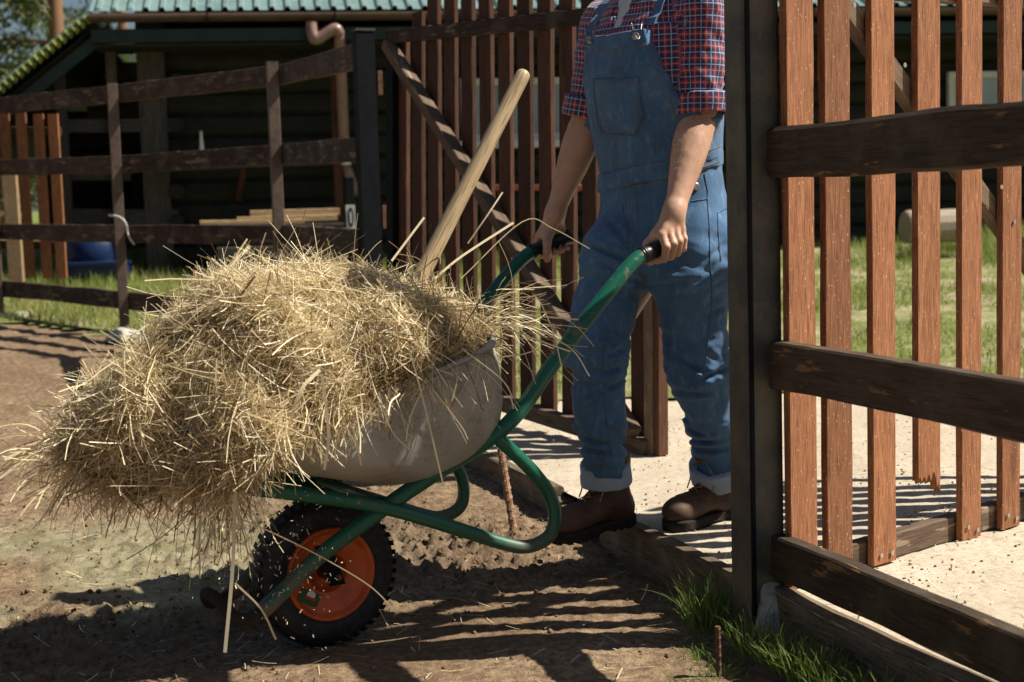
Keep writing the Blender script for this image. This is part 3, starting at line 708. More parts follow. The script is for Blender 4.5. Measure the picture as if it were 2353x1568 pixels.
# ============================================================ small picket fence at far left
pf = empty('picket_fence', P(60, 620, 12.6), 'short red-brown picket fence standing before the porch at the left edge', 'fence')
for u0, u1, vt in ((-45, -22, 255), (-2, 20, 258), (35, 60, 260), (77, 99, 262), (110, 133, 262)):
    a = P((u0+u1)/2+10, 640, 12.6); b = P((u0+u1)/2, vt, 12.6); board('picket', Vector((b.x, a.y, a.z)), b, .088, .025, (1, 0, 0), M['slat'], pf, rough=.02)
board('rail', P(-60, 300, 12.65), P(140, 302, 12.65), .07, .03, (0, 0, 1), M['slat_shaded'], pf); board('rail', P(-60, 560, 12.65), P(140, 565, 12.65), .07, .03, (0, 0, 1), M['slat_shaded'], pf)
board('plank', P(42, 690, 12.3), P(22, 400, 12.4), .12, .05, (1, 0, 0), M['pale'], label='pale tan plank leaning upright against the picket fence', cat='plank')
# ============================================================ trees at the far left, others beyond
t = NT('bark'); M['bark'] = t.bsdf(t.mix(t.noise(t.mapv(t.tc(), (1, 1, .2)), 14, 5), (.16, .085, .05), (.3, .17, .1)), .9, .1)
M['needles'] = leafmat('needles', [(0, (.035, .06, .018)), (.6, (.09, .12, .035)), (1, (.2, .21, .08))], .25)
def pine(x, y, h, sp, lab, low=.25, seed=0, dens=1.0):
    rg = np.random.default_rng(seed); z0 = float(base(min(y, 16)))
    e = empty('pine_tree', (x, y, z0), lab, 'tree', 'trees beyond the barn')
    tube('trunk', [Vector((x, y, z0-.2)), Vector((x+.1, y, z0+h*.5)), Vector((x-.05, y, z0+h))], [.22, .15, .03], M['bark'], e, n=8)
    Pl, Dl, Ll = [], [], []
    nb = int(46*dens); brs = []
    for i in range(nb):
        f_ = low+(1-low)*(i+rg.uniform())/nb; zz = z0+h*f_; a = rg.uniform(0, 6.28); bl = sp*(1.12-f_)*rg.uniform(.6, 1.15)
        p0 = Vector((x, y, zz)); p1 = p0+Vector((math.cos(a)*bl, math.sin(a)*bl, bl*rg.uniform(-.15, .35))); brs.append(sweep([p0, (p0+p1)/2+Vector((0, 0, .08)), p1], [.04, .025, .01], 4))
        m = int(130*bl/sp+30); s = rg.uniform(.25, 1.05, m)
        Pl.append(np.array(p0)[None]+np.array(p1-p0)[None]*s[:, None]+rg.normal(0, .17*sp*.4, (m, 3))); Dl.append(rg.normal(size=(m, 3))+np.array([math.cos(a), math.sin(a), .2])*.8); Ll.append(rg.uniform(.12, .3, m))
    V_, F_ = join(brs); mk('branches', V_, F_, M['bark'], e)
    P0 = np.concatenate(Pl); D = np.concatenate(Dl); L = np.concatenate(Ll); V, Fq, q = ribbons(P0, D, L, np.full(len(L), .075), 1, .1, rg=rg)
    mk('foliage', V, Fq, M['needles'], e, attrs={'tint': np.repeat(rg.beta(2, 2, len(L)), q)})
pl = [(-11.7, 34, 11, 2.6, 'tall pine at the very left edge above the lower roof slope'), (-12.7, 42, 14, 2.8, 'pine second from the left edge above the lower roof slope'), (-9.9, 33, 12, 2.4, 'pine nearest the corner where the two roof slopes meet'),
      (-12.0, 47, 14, 2.9, 'farthest pine showing in the gaps between the nearer pines at top left')]
for i, (x, y, h, sp, lab) in enumerate(pl): pine(x, y, h, sp, lab, .05, 100+i)
# ============================================================ WHEELBARROW
HD = Vector((-.857, -.515, 0)); SD = Vector((-.515, .857, 0)); UZ = Vector((0, 0, 1)); WC = Vector((-.503, 3.750, .192))
def Q(u, v, k): return PL(u, v, WC+SD*k, SD)
t = NT('green_enamel'); co = t.tc(); n1 = t.noise(co, 14, 6, .65); n2 = t.noise(co, 70, 4, .6)
mud = t.math('MAXIMUM', t.ramp(n1, [(.64, 0.0), (.69, .8)]), t.math('MULTIPLY', t.ramp(n2, [(.61, 0.0), (.67, 1.0)]), .5))
zz = t.n('ShaderNodeSeparateXYZ'); t.l(t.n('ShaderNodeNewGeometry').outputs['Position'], zz.inputs[0])
low = t.ramp(zz.outputs[2], [(.15, 1.0), (.30, 0.0)]); low = t.math('MULTIPLY', low, t.ramp(n1, [(.32, 0.0), (.5, 1.0)])); mud = t.math('MAXIMUM', mud, low)
c = t.mix(mud, (.008, .105, .064), (.16, .115, .08))
M['green'] = t.bsdf(c, t.ramp(mud, [(0, .3), (1, .85)]), .5, bump=n2, bs=.12, bd=.002)
t = NT('galvanised_tray'); co = t.tc(); n1 = t.noise(co, 5, 6, .65); n2 = t.noise(co, 90, 4, .7); n3 = t.noise(co, 18, 5, .7)
c = t.mix(t.ramp(n1, [(.35, 0.0), (.65, 1.0)]), (.42, .41, .38), (.30, .29, .265))
dm = t.math('MULTIPLY', t.ramp(n1, [(.47, 0.0), (.58, 1.0)]), t.ramp(n2, [(.48, 0.0), (.56, .9)]))
c = t.mix(t.math('MULTIPLY', dm, .55), c, (.20, .165, .125)); c = t.mix(t.ramp(n3, [(.64, 0.0), (.74, .3)]), c, (.17, .145, .115))
M['tray'] = t.bsdf(c, .5, .4, .25, bump=n2, bs=.12, bd=.002)
M['rubber'] = plain('muddy_rubber', (.012, .013, .015), .6, 0, .4, 60, -1.2, .3)
M['orange'] = plain('orange_plastic', (.62, .105, .018), .38, 0, .45, 12, .3, .05)
M['grip'] = plain('black_grip', (.010, .010, .011), .35, 0, .5, 30, .2)
M['dgreen'] = plain('sticker_green', (.02, .09, .02), .5, 0, .4, 10, .3, .02)
M['wred'] = plain('sticker_red', (.45, .03, .03), .5, 0, .4, 10, .2, .02)
M['wwhite'] = plain('sticker_white', (.75, .75, .72), .5, 0, .4, 10, .1, .02)
M['muddy'] = plain('mud_coated_tube', (.030, .024, .018), .85, 0, .15, 30, -.5, .6)
wb = empty('wheelbarrow', (WC.x, WC.y, 0), 'green-framed metal wheelbarrow with an orange-rimmed wheel, heaped with hay', 'wheelbarrow')
TR = .0205
near = [Q(600, 1408, -.105), Q(655, 1355, -.105), Q(742, 1272, -.115), Q(905, 1152, -.18), Q(1010, 1082, -.215), Q(1140, 998, -.25), Q(1205, 930, -.262), Q(1262, 848, -.27), Q(1330, 756, -.276), Q(1410, 655, -.28), Q(1452, 606, -.28), Q(1482, 584, -.28), Q(1512, 569, -.28), Q(1562, 548, -.28)]
def mirror(p):
    d = (p-WC).dot(SD); return p - SD*(2*d)
for sgn in (0, 1):
    pts = [mirror(p) if sgn else p for p in near]
    tb = tube('handle_tube', pts[:-2]+[pts[-2]], TR, M['green'], wb, n=16, k=6)
    g0, g1 = pts[-3], pts[-1]; g1 = g0 + (g1-g0).normalized()*.135
    d_ = (g1-g0).normalized()
    v1, f1 = sweep([g0-d_*.012, g0-d_*.008, g0-d_*.004, g0, g0+d_*.01, g1-d_*.012, g1-d_*.008, g1-d_*.002, g1], [.0215, .0255, .0255, .0222, .0218, .0218, .0265, .0265, .018], 18)
    mk('grip', v1, f1, M['grip'], tb, smooth=True)
    # leg loop
    lp_ = [Q(572, 1122, -.16), Q(720, 1140, -.17), Q(880, 1166, -.19), Q(1040, 1212, -.215), Q(1160, 1250, -.228), Q(1215, 1256, -.235), Q(1262, 1232, -.24), Q(1275, 1185, -.245), Q(1262, 1135, -.248), Q(1225, 1085, -.25), Q(1180, 1040, -.25), Q(1136, 1000, -.25)]
    lp_ = [mirror(p) if sgn else p for p in lp_]
    tube('leg_tube', lp_, TR*.88, M['green'], wb, n=14, k=6)
    # axle bracket
    a = WC + SD*(.085 if sgn else -.085); b = pts[2]
    v1, f1 = boxvf((a+b)/2, (b-a)/2+Vector((0, 0, .02)), HD*.022, SD*.0025); mk('axle_bracket', v1, f1, M['darksteel'], wb)
# bumper loop in front joining both tubes
bp = [near[0], Q(548, 1438, -.10), Q(524, 1425, -.07), Q(515, 1395, -.03)]
c0 = near[0]
bump = [c0, c0+HD*.035-UZ*.012, c0+HD*.065+SD*.02-UZ*.004, c0+HD*.085+SD*.06+UZ*.03]
cm = mirror(c0); bump += [cm+HD*.085-SD*.06+UZ*.03, cm+HD*.065-SD*.02-UZ*.004, cm+HD*.035-UZ*.012, cm]
tube('bumper', bump, TR*.78, M['muddy'], wb, n=14, k=7)
for u, v in ((880, 1158), (1100, 1023)):
    a = Q(u, v, -.2); a = a + SD*(.02); b = mirror(a); v1, f1 = sweep([a, b], TR*.8, 12); mk('cross_bar', v1, f1, M['green'], wb, smooth=True)
# wheel
wh = empty('wheel', WC, parent=wb); 
AX = SD; wr = .195
def lathe(prof, n=64, ax=AX, c=WC, e1=HD, e2=UZ):
    """prof: (offset along axle, radius)"""
    vs = []
    for (o, r_) in prof:
        for j in range(n):
            a = 2*math.pi*j/n; vs.append(c+ax*o+e1*(r_*math.cos(a))+e2*(r_*math.sin(a)))
    fs = []
    for i in range(len(prof)-1):
        for j in range(n): k = (j+1) % n; fs.append((i*n+j, i*n+k, (i+1)*n+k, (i+1)*n+j))
    return vs, fs
tw = .049
tp = []
for i in range(25):
    a = math.pi*(-.62+1.24*i/24); o = tw*math.sin(a); r_ = .146+.049*math.cos(a)
    if abs(o) > .03 and i in (5, 19): r_ += .002
    tp.append((o, r_))
tp = [(tp[0][0], .118)] + tp + [(tp[-1][0], .118)]
v1, f1 = lathe(tp, 96)
# tread lugs
lug = []
for j in range(48):
    for s_, oo in ((-1, .0), (1, .5)):
        a = 2*math.pi*(j+oo)/48; c_ = WC+SD*(s_*.022)+(HD*math.cos(a)+UZ*math.sin(a))*(wr-.003-.0)
        tn = -HD*math.sin(a)+UZ*math.cos(a); rd_ = HD*math.cos(a)+UZ*math.sin(a); lug.append(boxvf(c_, tn*.0065, SD*.013+tn*.003, rd_*.0018-SD*(s_*.001)))
V_, F_ = join([(v1, f1)]+lug); mk('tyre', V_, F_, M['rubber'], wh, smooth=False)
# raised size lettering on the tyre's near side
txc = bpy.data.curves.new('tyre_lettering', 'FONT'); txc.body = '4.00-8'; txc.size = .017; txc.extrude = .0008; txc.align_x = 'CENTER'
def textmesh(body, size, c_, ex, ey, mat, parent, name='lettering', ext=.0006):
    cu = bpy.data.curves.new(name, 'FONT'); cu.body = body; cu.size = size; cu.extrude = ext; cu.align_x = 'CENTER'; cu.align_y = 'CENTER'
    tmp = bpy.data.objects.new(name, cu); me = bpy.data.meshes.new_from_object(tmp); bpy.data.objects.remove(tmp)
    me.materials.clear(); me.materials.append(mat); ez = ex.cross(ey)
    o = bpy.data.objects.new(name, me); C.objects.link(o)
    Mx = Matrix(((ex.x, ey.x, ez.x, c_.x), (ex.y, ey.y, ez.y, c_.y), (ex.z, ey.z, ez.z, c_.z), (0, 0, 0, 1))); setm(o, Mx, parent); return o
# rim (orange) dished disc with rolled edge, near and far side
for s_ in (-1, 1):
    pr = [(s_*.043, .121), (s_*.052, .121), (s_*.056, .118), (s_*.054, .112), (s_*.040, .107), (s_*.036, .098), (s_*.037, .078), (s_*.033, .074), (s_*.031, .054), (s_*.028, .050), (s_*.004, .046), (s_*.002, .020)]
    if s_ > 0: pr = pr[::-1]
    v1, f1 = lathe(pr, 72); rm = mk('rim', v1, f1, M['orange'], wh, smooth=True)
    for p in rm.data.polygons: pass
    if s_ < 0:
        v2_, f2_ = lathe([(-.006, .019), (-.052, .019), (-.055, .012), (-.055, .001)], 24); mk('hub', v2_, f2_, M['rust'], wh, smooth=False)
        # sticker lower part
        ca = R(-68); rc = WC-SD*.0388+(HD*math.cos(R(-42))+UZ*math.sin(R(-42)))*.080
        ex = -HD*math.cos(R(28))-UZ*math.sin(R(28)); ey = (UZ*math.cos(R(28))-HD*math.sin(R(28))); ez = ex.cross(ey)
        if ez.dot(SD) > 0: ex = -ex
        def quad(c_, w_, h_, off, mat, nm='label_field'):
            q = [c_-SD*off+ex*a*w_+ey*b*h_ for a, b in ((-1, -1), (1, -1), (1, 1), (-1, 1))]; return mk(nm, q, [(0, 1, 2, 3)], mat, st)
        st = empty('sticker', rc, parent=rm)
        quad(rc, .030, .0165, .001, M['dgreen'])
        hp = [rc-SD*.0018+ex*a+ey*b for a, b in ((-.010, .001), (.014, .001), (.014, .013), (.002, .020), (-.010, .013))]
        mk('label_house', hp, [(0, 1, 2, 3, 4)], M['wwhite'], st)
        quad(rc-ey*.0005+ex*.004, .016, .0035, .0024, M['wred'])
for (a, b, r_) in ((WC-SD*.095, WC+SD*.095, .009), (WC-SD*.062, WC+SD*.062, .02)):
    v1, f1 = sweep([a, b], r_, 16); mk('axle', v1, f1, M['rust'], wh, smooth=True)
# lettering on tyre: facing camera (near side)
for (ang, body) in ((R(-142+0), '4.00-8'),):
    rad = HD*math.cos(ang)+UZ*math.sin(ang); tang = Vector((0, 0, 0))
    rad = (HD*math.cos(R(235))+UZ*math.sin(R(235))); exx = (HD*(-math.sin(R(235)))+UZ*math.cos(R(235)))
    nrm = (-SD*.88+rad*.45).normalized()
    eyy = -(rad - nrm*rad.dot(nrm)).normalized(); exx = eyy.cross(nrm).normalized()
    textmesh(body, .014, WC-SD*.0415+rad*.163, exx, eyy, M['rubberlt'] if 'rubberlt' in M else M['grip'], wh)
# tray: lofted tub
RR = Q(1172, 778, -.315); RB = Q(842, 928, -.315)      # near rim line rear -> forward
ra = (RB-RR); ra = (ra - SD*ra.dot(SD)).normalized(); dn = ra.cross(SD); dn = dn if dn.z < 0 else -dn
K0 = RR + SD*.315     # rear centre of rim
Ltop = .79
print('tray axis', ra, dn)
def trayring(t_, grow=0):
    # t_ 0 rim ..1 bottom
    e = t_**1.0
    rear = .0 + .045*t_**2.2*2.2; front = Ltop - .42*(1-(1-min(t_, 1))**1.9); hw = .315 - .085*t_**1.6; dep = .275*math.sin(t_*math.pi/2)**.9 if t_ < 1 else .275
    return rear, front, hw, dep
def ringpts(t_, sc=1.0, dep=None, g=0):
    r0_, f0_, hw, d_ = trayring(t_); d_ = d_ if dep is None else dep
    cx = (r0_+f0_)/2; hx = (f0_-r0_)/2*sc+g; hw = hw*sc+g; out = []
    rc = .13*min(1, sc*1.2)
    n = 12
    for (sx, sy) in ((1, 1), (-1, 1), (-1, -1), (1, -1)):
        for j in range(n+1):
            a = math.pi/2*j/n; ca, sa = (math.cos(a), math.sin(a))
            if (sx, sy) == (1, 1): px, py = hx-rc+rc*ca, hw-rc+rc*sa
            elif (sx, sy) == (-1, 1): px, py = -hx+rc-rc*sa, hw-rc+rc*ca
            elif (sx, sy) == (-1, -1): px, py = -hx+rc-rc*ca, -hw+rc-rc*sa
            else: px, py = hx-rc+rc*sa, -hw+rc-rc*ca
            py *= 1-.25*max(0, (cx+px)/Ltop)**3; out.append(K0+ra*(cx+px)+SD*py+dn*d_)
    return out
rings = [ringpts(0, 1, .008, .009), ringpts(0, 1, .0, .011), ringpts(0, 1, -.006, .006), ringpts(0, 1, -.006, .0)]
ts_ = [0, .12, .25, .4, .55, .68, .79, .88, .95, 1.0]
def dep(t_): return .265*(1-(1-t_)**1.9)
rings += [ringpts(t_, 1, dep(t_)) for t_ in ts_]
for q_ in (.9, .75, .5): rings.append(ringpts(1.0, q_, .265+.006*(1-q_)))
n = len(rings[0]); vs = [p for r_ in rings for p in r_]; fs = []
for i in range(len(rings)-1):
    for j in range(n): k = (j+1) % n; fs.append((i*n+j, i*n+k, (i+1)*n+k, (i+1)*n+j))
fs.append(tuple((len(rings)-1)*n+j for j in range(n)))
tr = mk('tray', vs, fs, M['tray'], wb, smooth=True)
sm = tr.modifiers.new('shell', 'SOLIDIFY'); sm.thickness = .003; sm.offset = 1
tube('rim_wire', ringpts(0, 1, .0, .008)[::2]+[ringpts(0, 1, .0, .008)[0]], .006, M['tray'], tr, n=8, k=1) if False else None

# ============================================================ HAY
print('rear', K0, 'front', K0+ra*Ltop)
hp = [
 ((1045, 765, -.10, .085), (850, 785, -.12, .165)), ((1025, 755, .12, .085), (850, 770, .12, .165)),
 ((850, 785, -.12, .165), (610, 815, -.10, .195)), ((850, 770, .12, .165), (610, 800, .10, .185)),
 ((610, 815, -.10, .195), (450, 910, -.06, .155)), ((610, 800, .10, .185), (450, 905, .08, .14)), ((560, 880, -.05, .15), (330, 985, -.02, .10)),
 ((450, 910, -.05, .155), (280, 1005, -.0, .085)), ((280, 1005, 0, .085), (115, 1052, .03, .032)),
 ((690, 872, -.20, .065), (470, 1000, -.14, .09)), ((880, 832, -.22, .05), (690, 872, -.20, .065)), ((1080, 768, -.18, .04), (900, 832, -.22, .05)),
 ((480, 1010, -.05, .10), (310, 1055, -.02, .06)), ((760, 930, -.31, .02), (600, 990, -.29, .035)), ((600, 990, -.27, .045), (505, 1060, -.20, .06))]
HP = [(tuple(Q(*a[:3])), tuple(Q(*b[:3])), a[3], b[3]) for a, b in hp]
def hayf(X, Y, Z, dis=True):
    d = None
    for a, b, r1, r2 in HP:
        e = cone(X, Y, Z, a, b, r1*.93, r2*.93); d = e if d is None else smin(d, e, .10)
    if dis: d = d + .027 + .036*fbm(X*8, Y*8, Z*9, 3, 84) + .012*fbm(X*20, Y*20, Z*20, 2, 83)
    # do not go through the tray sides: keep above the tray's bottom plane
    rel = (X-K0.x)*dn.x+(Y-K0.y)*dn.y+(Z-K0.z)*dn.z      # depth below rim
    al_ = (X-K0.x)*ra.x+(Y-K0.y)*ra.y+(Z-K0.z)*ra.z; kk = np.abs((X-K0.x)*SD.x+(Y-K0.y)*SD.y)
    hwid = .30-.09*np.clip(rel/.26, 0, 1)**1.5
    inside = np.maximum(kk-hwid, rel-.24)
    box_ = np.where((rel > -.0) & (al_ < .70), inside, -1)
    return np.maximum(d, box_)
lo = [min(min(p[0][i], p[1][i]) for p in HP)-.3 for i in range(3)]; hi = [max(max(p[0][i], p[1][i]) for p in HP)+.3 for i in range(3)]
hv, hf = nets(hayf, lo, hi, .014)
# strands over the surface
tri = hv[hf]; nrm = np.cross(tri[:, 2]-tri[:, 0], tri[:, 3]-tri[:, 1]); ar = np.linalg.norm(nrm, axis=1); nrm /= ar[:, None]+1e-12
cen = tri.mean(1)
if ((cen-cen.mean(0))*nrm).sum() < 0: nrm = -nrm
def pick(n, wgt): i = rng.choice(len(cen), n, p=wgt/wgt.sum()); return cen[i]+rng.normal(0, .006, (n, 3)), nrm[i]
vis = np.ones(len(cen)) + 1.2*(nrm[:, 1] < .2)+.6*(nrm[:, 2] > 0)
hw_ = ar*vis; Vh, Fh, Th = [hv], [hf], [np.full(len(hv), .12)]; off = len(hv)  # dark core tint paints the shade in gaps between strands
def addr(V, Fq, T):
    global off
    Vh.append(V); Fh.append(Fq+off); Th.append(T); off += len(V)
flow = np.array(HD*.9+Vector((0, 0, -.35)))
def layer(n, L0, L1, w0, w1, spread, depth, lift, lj=.10):
    p, nn = pick(n, hw_)
    tang = rng.normal(size=(n, 3)); fl = np.stack([fbm(p[:, 0]*4, p[:, 1]*4, p[:, 2]*4, 3, 91+i) for i in range(3)], 1)*2.2 + flow*.6
    D = fl*(1-spread)+tang*spread*1.3; D -= (D*nn).sum(1, keepdims=True)*nn; D /= np.linalg.norm(D, axis=1, keepdims=True)+1e-9
    D += nn*rng.normal(lift, lj, n)[:, None]
    L = L0+(L1-L0)*rng.beta(1.3, 2.5, n)
    P0 = p - D*(L*.5)[:, None] + nn*rng.uniform(-depth, depth*.8, n)[:, None]
    V, Fq, q = ribbons(P0, D, L, rng.uniform(w0, w1, n), 6, .8, .03, taper=False, kink=.085, bdir=np.cross(D, nn)*np.sign(rng.normal(size=n))[:, None])
    T = np.clip(rng.beta(1.5, 1.3, n)*.95+.08 + .25*fbm(p[:, 0]*7, p[:, 1]*7, p[:, 2]*7, 2, 95), .02, 1); addr(V, Fq, np.repeat(T, q))
layer(56000, .05, .19, .0009, .0020, .45, .024, .0)
layer(13000, .08, .30, .0015, .0032, .65, .020, .0, .14)
layer(900, .08, .26, .0028, .0058, .7, .012, .04, .2)
layer(1500, .05, .16, .0010, .0025, .6, .01, .25, .3)
# loose ones sticking out and hanging along the near/front lower edge
def hang(n, ua, va, ub, vb, k, L0, L1, dirv, sp, w0=.0015, w1=.004, jit=.02):
    s = rng.uniform(0, 1, n); P0 = np.array([Q(ua+(ub-ua)*a, va+(vb-va)*a, k) for a in s]) + rng.normal(0, jit, (n, 3))
    D = np.array(dirv)[None]+rng.normal(0, sp, (n, 3)); L = rng.uniform(L0, L1, n)
    V, Fq, q = ribbons(P0, D, L, rng.uniform(w0, w1, n), 6, .5, .25, taper=False, kink=.07); addr(V, Fq, np.repeat(np.clip(rng.beta(2, 1.6, n), 0, 1), q))
dnv = (0, 0, -1)
hang(110, 880, 905, 650, 985, -.33, .04, .10, HD*.3-UZ, .6); hang(90, 600, 1010, 500, 1060, -.25, .04, .12, HD*.5-UZ, .55); hang(330, 500, 1090, 140, 1080, -.05, .04, .13, HD*.6-UZ*.6, .6)
hang(60, 560, 1070, 440, 1120, -.12, .08, .2, -UZ, .35); hang(50, 880, 920, 1160, 790, -.325, .05, .14, -UZ*.8, .5)
hang(40, 550, 1080, 520, 1110, -.2, .08, .2, -UZ, .3)
hang(60, 1110, 740, 1160, 690, -.1, .08, .2, -HD*.9+UZ*.1, .4, .0012, .0024); hang(30, 1165, 760, 1180, 710, -.25, .10, .24, -HD*.9-UZ*.1, .35, .0012, .0022)
hang(60, 80, 1060, 150, 1010, 0, .06, .16, HD*.9, .5); hang(50, 220, 960, 320, 900, 0, .06, .2, HD*.6+UZ*.5, .6); hang(50, 480, 660, 1000, 610, .0, .04, .14, UZ, .7)
# single long stalks seen against the background
for pts_, w_ in (([(1000, 640, -.1), (1060, 590, -.1), (1180, 512, -.1)], .006), ([(900, 600, 0), (960, 520, 0), (975, 500, 0)], .006), ([(1075, 560, -.1), (1120, 495, -.12), (1155, 442, -.12)], .004),
    ([(500, 640, 0), (540, 600, 0), (575, 565, 0)], .008), ([(1060, 640, 0), (1200, 510, -.2), (1270, 525, -.28), (1355, 572, -.34)], .0025), ([(1180, 720, -.25), (1250, 728, -.28), (1330, 735, -.3)], .004),
    ([(1240, 690, -.25), (1270, 760, -.3), (1290, 840, -.32)], .0035), ([(1150, 750, -.3), (1230, 780, -.33), (1310, 808, -.36)], .004), ([(1200, 740, -.3), (1310, 800, -.35), (1355, 865, -.37)], .0025),
    ([(940, 800, -.38), (975, 930, -.42), (1020, 1120, -.46)], .0040), ([(1060, 800, -.37), (1160, 880, -.4), (1180, 940, -.42)], .003), ([(1000, 900, -.39), (1060, 980, -.41), (1075, 1010, -.41)], .003), ([(870, 900, -.38), (900, 990, -.4), (960, 1050, -.42)], .003),
    ([(660, 1000, -.36), (690, 900, -.37), (735, 850, -.37)], .008), ([(540, 1130, -.3), (535, 1300, -.32), (517, 1500, -.36)], .0085), ([(540, 1130, -.28), (545, 1220, -.3), (462, 1180, -.3)], .005), ([(465, 1150, -.1), (458, 1240, -.1), (460, 1330, -.1)], .005),
    ([(550, 1190, -.2), (700, 1260, -.26), (840, 1340, -.28), (905, 1400, -.28)], .0035), ([(540, 1340, -.3), (600, 1400, -.3), (634, 1470, -.3)], .0055), ([(740, 860, -.39), (755, 1000, -.4), (745, 1080, -.4)], .007),
    ([(10, 1055, 0), (110, 1010, 0), (200, 950, 0)], .006), ([(0, 1100, 0), (80, 1040, 0), (150, 1010, 0)], .005), ([(180, 915, 0), (215, 870, 0), (250, 810, 0)], .005), ([(190, 790, 0), (250, 850, 0), (300, 900, 0)], .005), ([(290, 780, .1), (350, 740, .1), (420, 700, .1)], .004), ([(230, 760, .05), (290, 800, .05), (310, 840, .05)], .005)):
    pp = smooth_path([Q(*p) for p in pts_], 6); V1 = []
    for i, p in enumerate(pp):
        d_ = (pp[min(i+1, len(pp)-1)]-pp[max(i-1, 0)]).normalized(); s_ = d_.cross(Vector((.2, 1, .2))).normalized()*w_*.5; V1 += [p-s_, p+s_]
    n_ = len(pp); F1 = np.array([(2*i, 2*i+1, 2*i+3, 2*i+2) for i in range(n_-1)]); addr(np.array(V1), F1, np.full(2*n_, .8))
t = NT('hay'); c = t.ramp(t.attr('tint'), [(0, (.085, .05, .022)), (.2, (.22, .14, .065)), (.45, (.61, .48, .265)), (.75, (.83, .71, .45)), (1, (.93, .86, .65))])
M['hay'] = t.bsdf(c, .55, .35, trans=.28)
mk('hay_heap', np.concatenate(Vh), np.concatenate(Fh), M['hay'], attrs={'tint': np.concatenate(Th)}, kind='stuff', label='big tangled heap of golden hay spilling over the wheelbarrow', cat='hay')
# fork handle
f0, f1_ = P(1207, 162, 4.12), P(985, 600, 3.93); fd_ = (f1_-f0).normalized()
rr = .0205; pts = [f0+fd_*x for x in (0, .003, .008, .016, .03, .3, .6, 1.05)]
v1, f1q = sweep(pts, [.004, .012, .0175, .020, .0208, .0212, .0225, .0235], 20)
hh = frame(f0, f1_, (0, 1, .1)); inv = hh.inverted(); v1 = [inv @ p for p in v1]
pk = empty('pitchfork', f1_, 'hay fork stuck in the hay with its smooth wooden handle pointing up', 'pitchfork')
mk('handle', v1, f1q, M['handle'], pk, M=hh, smooth=True)
fb = f0+fd_*1.05
v1, f1q = sweep([fb-fd_*.06, fb+fd_*.04], [.024, .016], 14); so1 = mk('socket', v1, f1q, M['rust'], pk, smooth=True)
for k_ in (-.07, -.025, .025, .07): tube('tine', [fb+fd_*.03, fb+fd_*.07+SD*k_, fb+fd_*.2+SD*k_*1.1], [.006, .005, .002], M['rust'], pk, n=6, k=4)
# ============================================================ PERSON
BO = Vector((.45, 4.30, 0)); BF = Vector((-.77, -.638, 0)).normalized(); BL = Vector((-BF.y, BF.x, 0))   # forward, his left
BL = -Vector((BF.y*1, -BF.x, 0)) if Vector((-BF.y, BF.x, 0)).x < 0 else Vector((-BF.y, BF.x, 0))
def Bd(s, q, z): return BO + BL*s + BF*q + Vector((0, 0, z))
def tosq(X, Y): return (X-BO.x)*BL.x+(Y-BO.y)*BL.y, (X-BO.x)*BF.x+(Y-BO.y)*BF.y
Tz = [.90, 1.0, 1.10, 1.2, 1.35, 1.48, 1.6, 1.67, 1.71, 1.75, 1.80]
Ta = [.17, .188, .176, .163, .180, .208, .205, .180, .135, .075, .055]
Tb = [.13, .148, .140, .128, .134, .149, .140, .108, .085, .068, .060]
Tc = [0, 0, .0, .012, .030, .040, .040, .035, .03, .03, .035]
def torso(X, Y, Z, g=0.0):
    s, q = tosq(X, Y); a = np.interp(Z, Tz, Ta)+g; b = np.interp(Z, Tz, Tb)+g; c = np.interp(Z, Tz, Tc)
    k = np.sqrt((s/a)**2+((q-c)/b)**2); return (k-1)*np.minimum(a, b)*np.clip(.85+.15*k, .8, 1.2)
def near_disp(d, X, Y, Z, fn, band=.035):
    m = np.abs(d) < band; d = d.copy(); d[m] += fn(X[m], Y[m], Z[m]); return d
# arms
ShL, ShR = Bd(.185, .035, 1.635), Bd(-.185, .035, 1.635)
gN0, gN1 = Q(1492, 578, -.28), Q(1562, 548, -.28); gN1 = gN0+(gN1-gN0).normalized()*.13
gF0, gF1 = mirror(gN0), mirror(gN1)
gMN = Q(1535, 560, -.28); gMF = mirror(gMN) - (gF1-gF0).normalized()*.005
ElL, WrL = P(1606, 262, 4.13), P(1550, 484, 3.985)
ElR, WrR = P(1356, 268, 4.44), P(1276, 488, 4.44)
def tt(v): return tuple(v)
def handprims(gm, gd_, o, W_, tip):
    pr = []; Ks = []
    for i, (of, ln, r_) in enumerate(((-.037, 1.0, .0108), (-.0135, 1.06, .0110), (.0095, 1.0, .0104), (.031, .86, .0092))):
        c_ = gm+gd_*of; up = UZ
        K = c_+o*.021+up*(.037*ln-.002)-gd_*.0; Pp = c_+o*(.0385*ln)+up*.003; Dp = c_+o*.029-up*.028*ln; Tp = c_-o*tip-up*(.035 if tip < .01 else .027)
        Ks.append(K); pr += [(K, Pp, r_*1.12, r_), (Pp, Dp, r_, r_*.94), (Dp, Tp, r_*.94, r_*.82)]
    palm = []
    for K in Ks: palm.append((W_+UZ*.0, K, .021, .0125)); palm.append((W_, K-o*.022-UZ*.004, .021, .013))
    tb0 = gm-gd_*.028-o*.012+UZ*.034; tb1 = gm-gd_*.046-o*.031+UZ*.014; tb2 = gm-gd_*.048-o*.033-UZ*.013; tb3 = gm-gd_*.043-o*.024-UZ*.036
    th = [(W_-o*.008, tb0, .020, .0165), (tb0, tb1, .0165, .0125), (tb1, tb2, .0122, .0116), (tb2, tb3, .0116, .0098)]
    return pr, palm, th, Ks
HN = handprims(gMN, (gN1-gN0).normalized(), -SD, WrL, .006); HF = handprims(gMF, (gN1-gN0).normalized(), SD, WrR, .028)
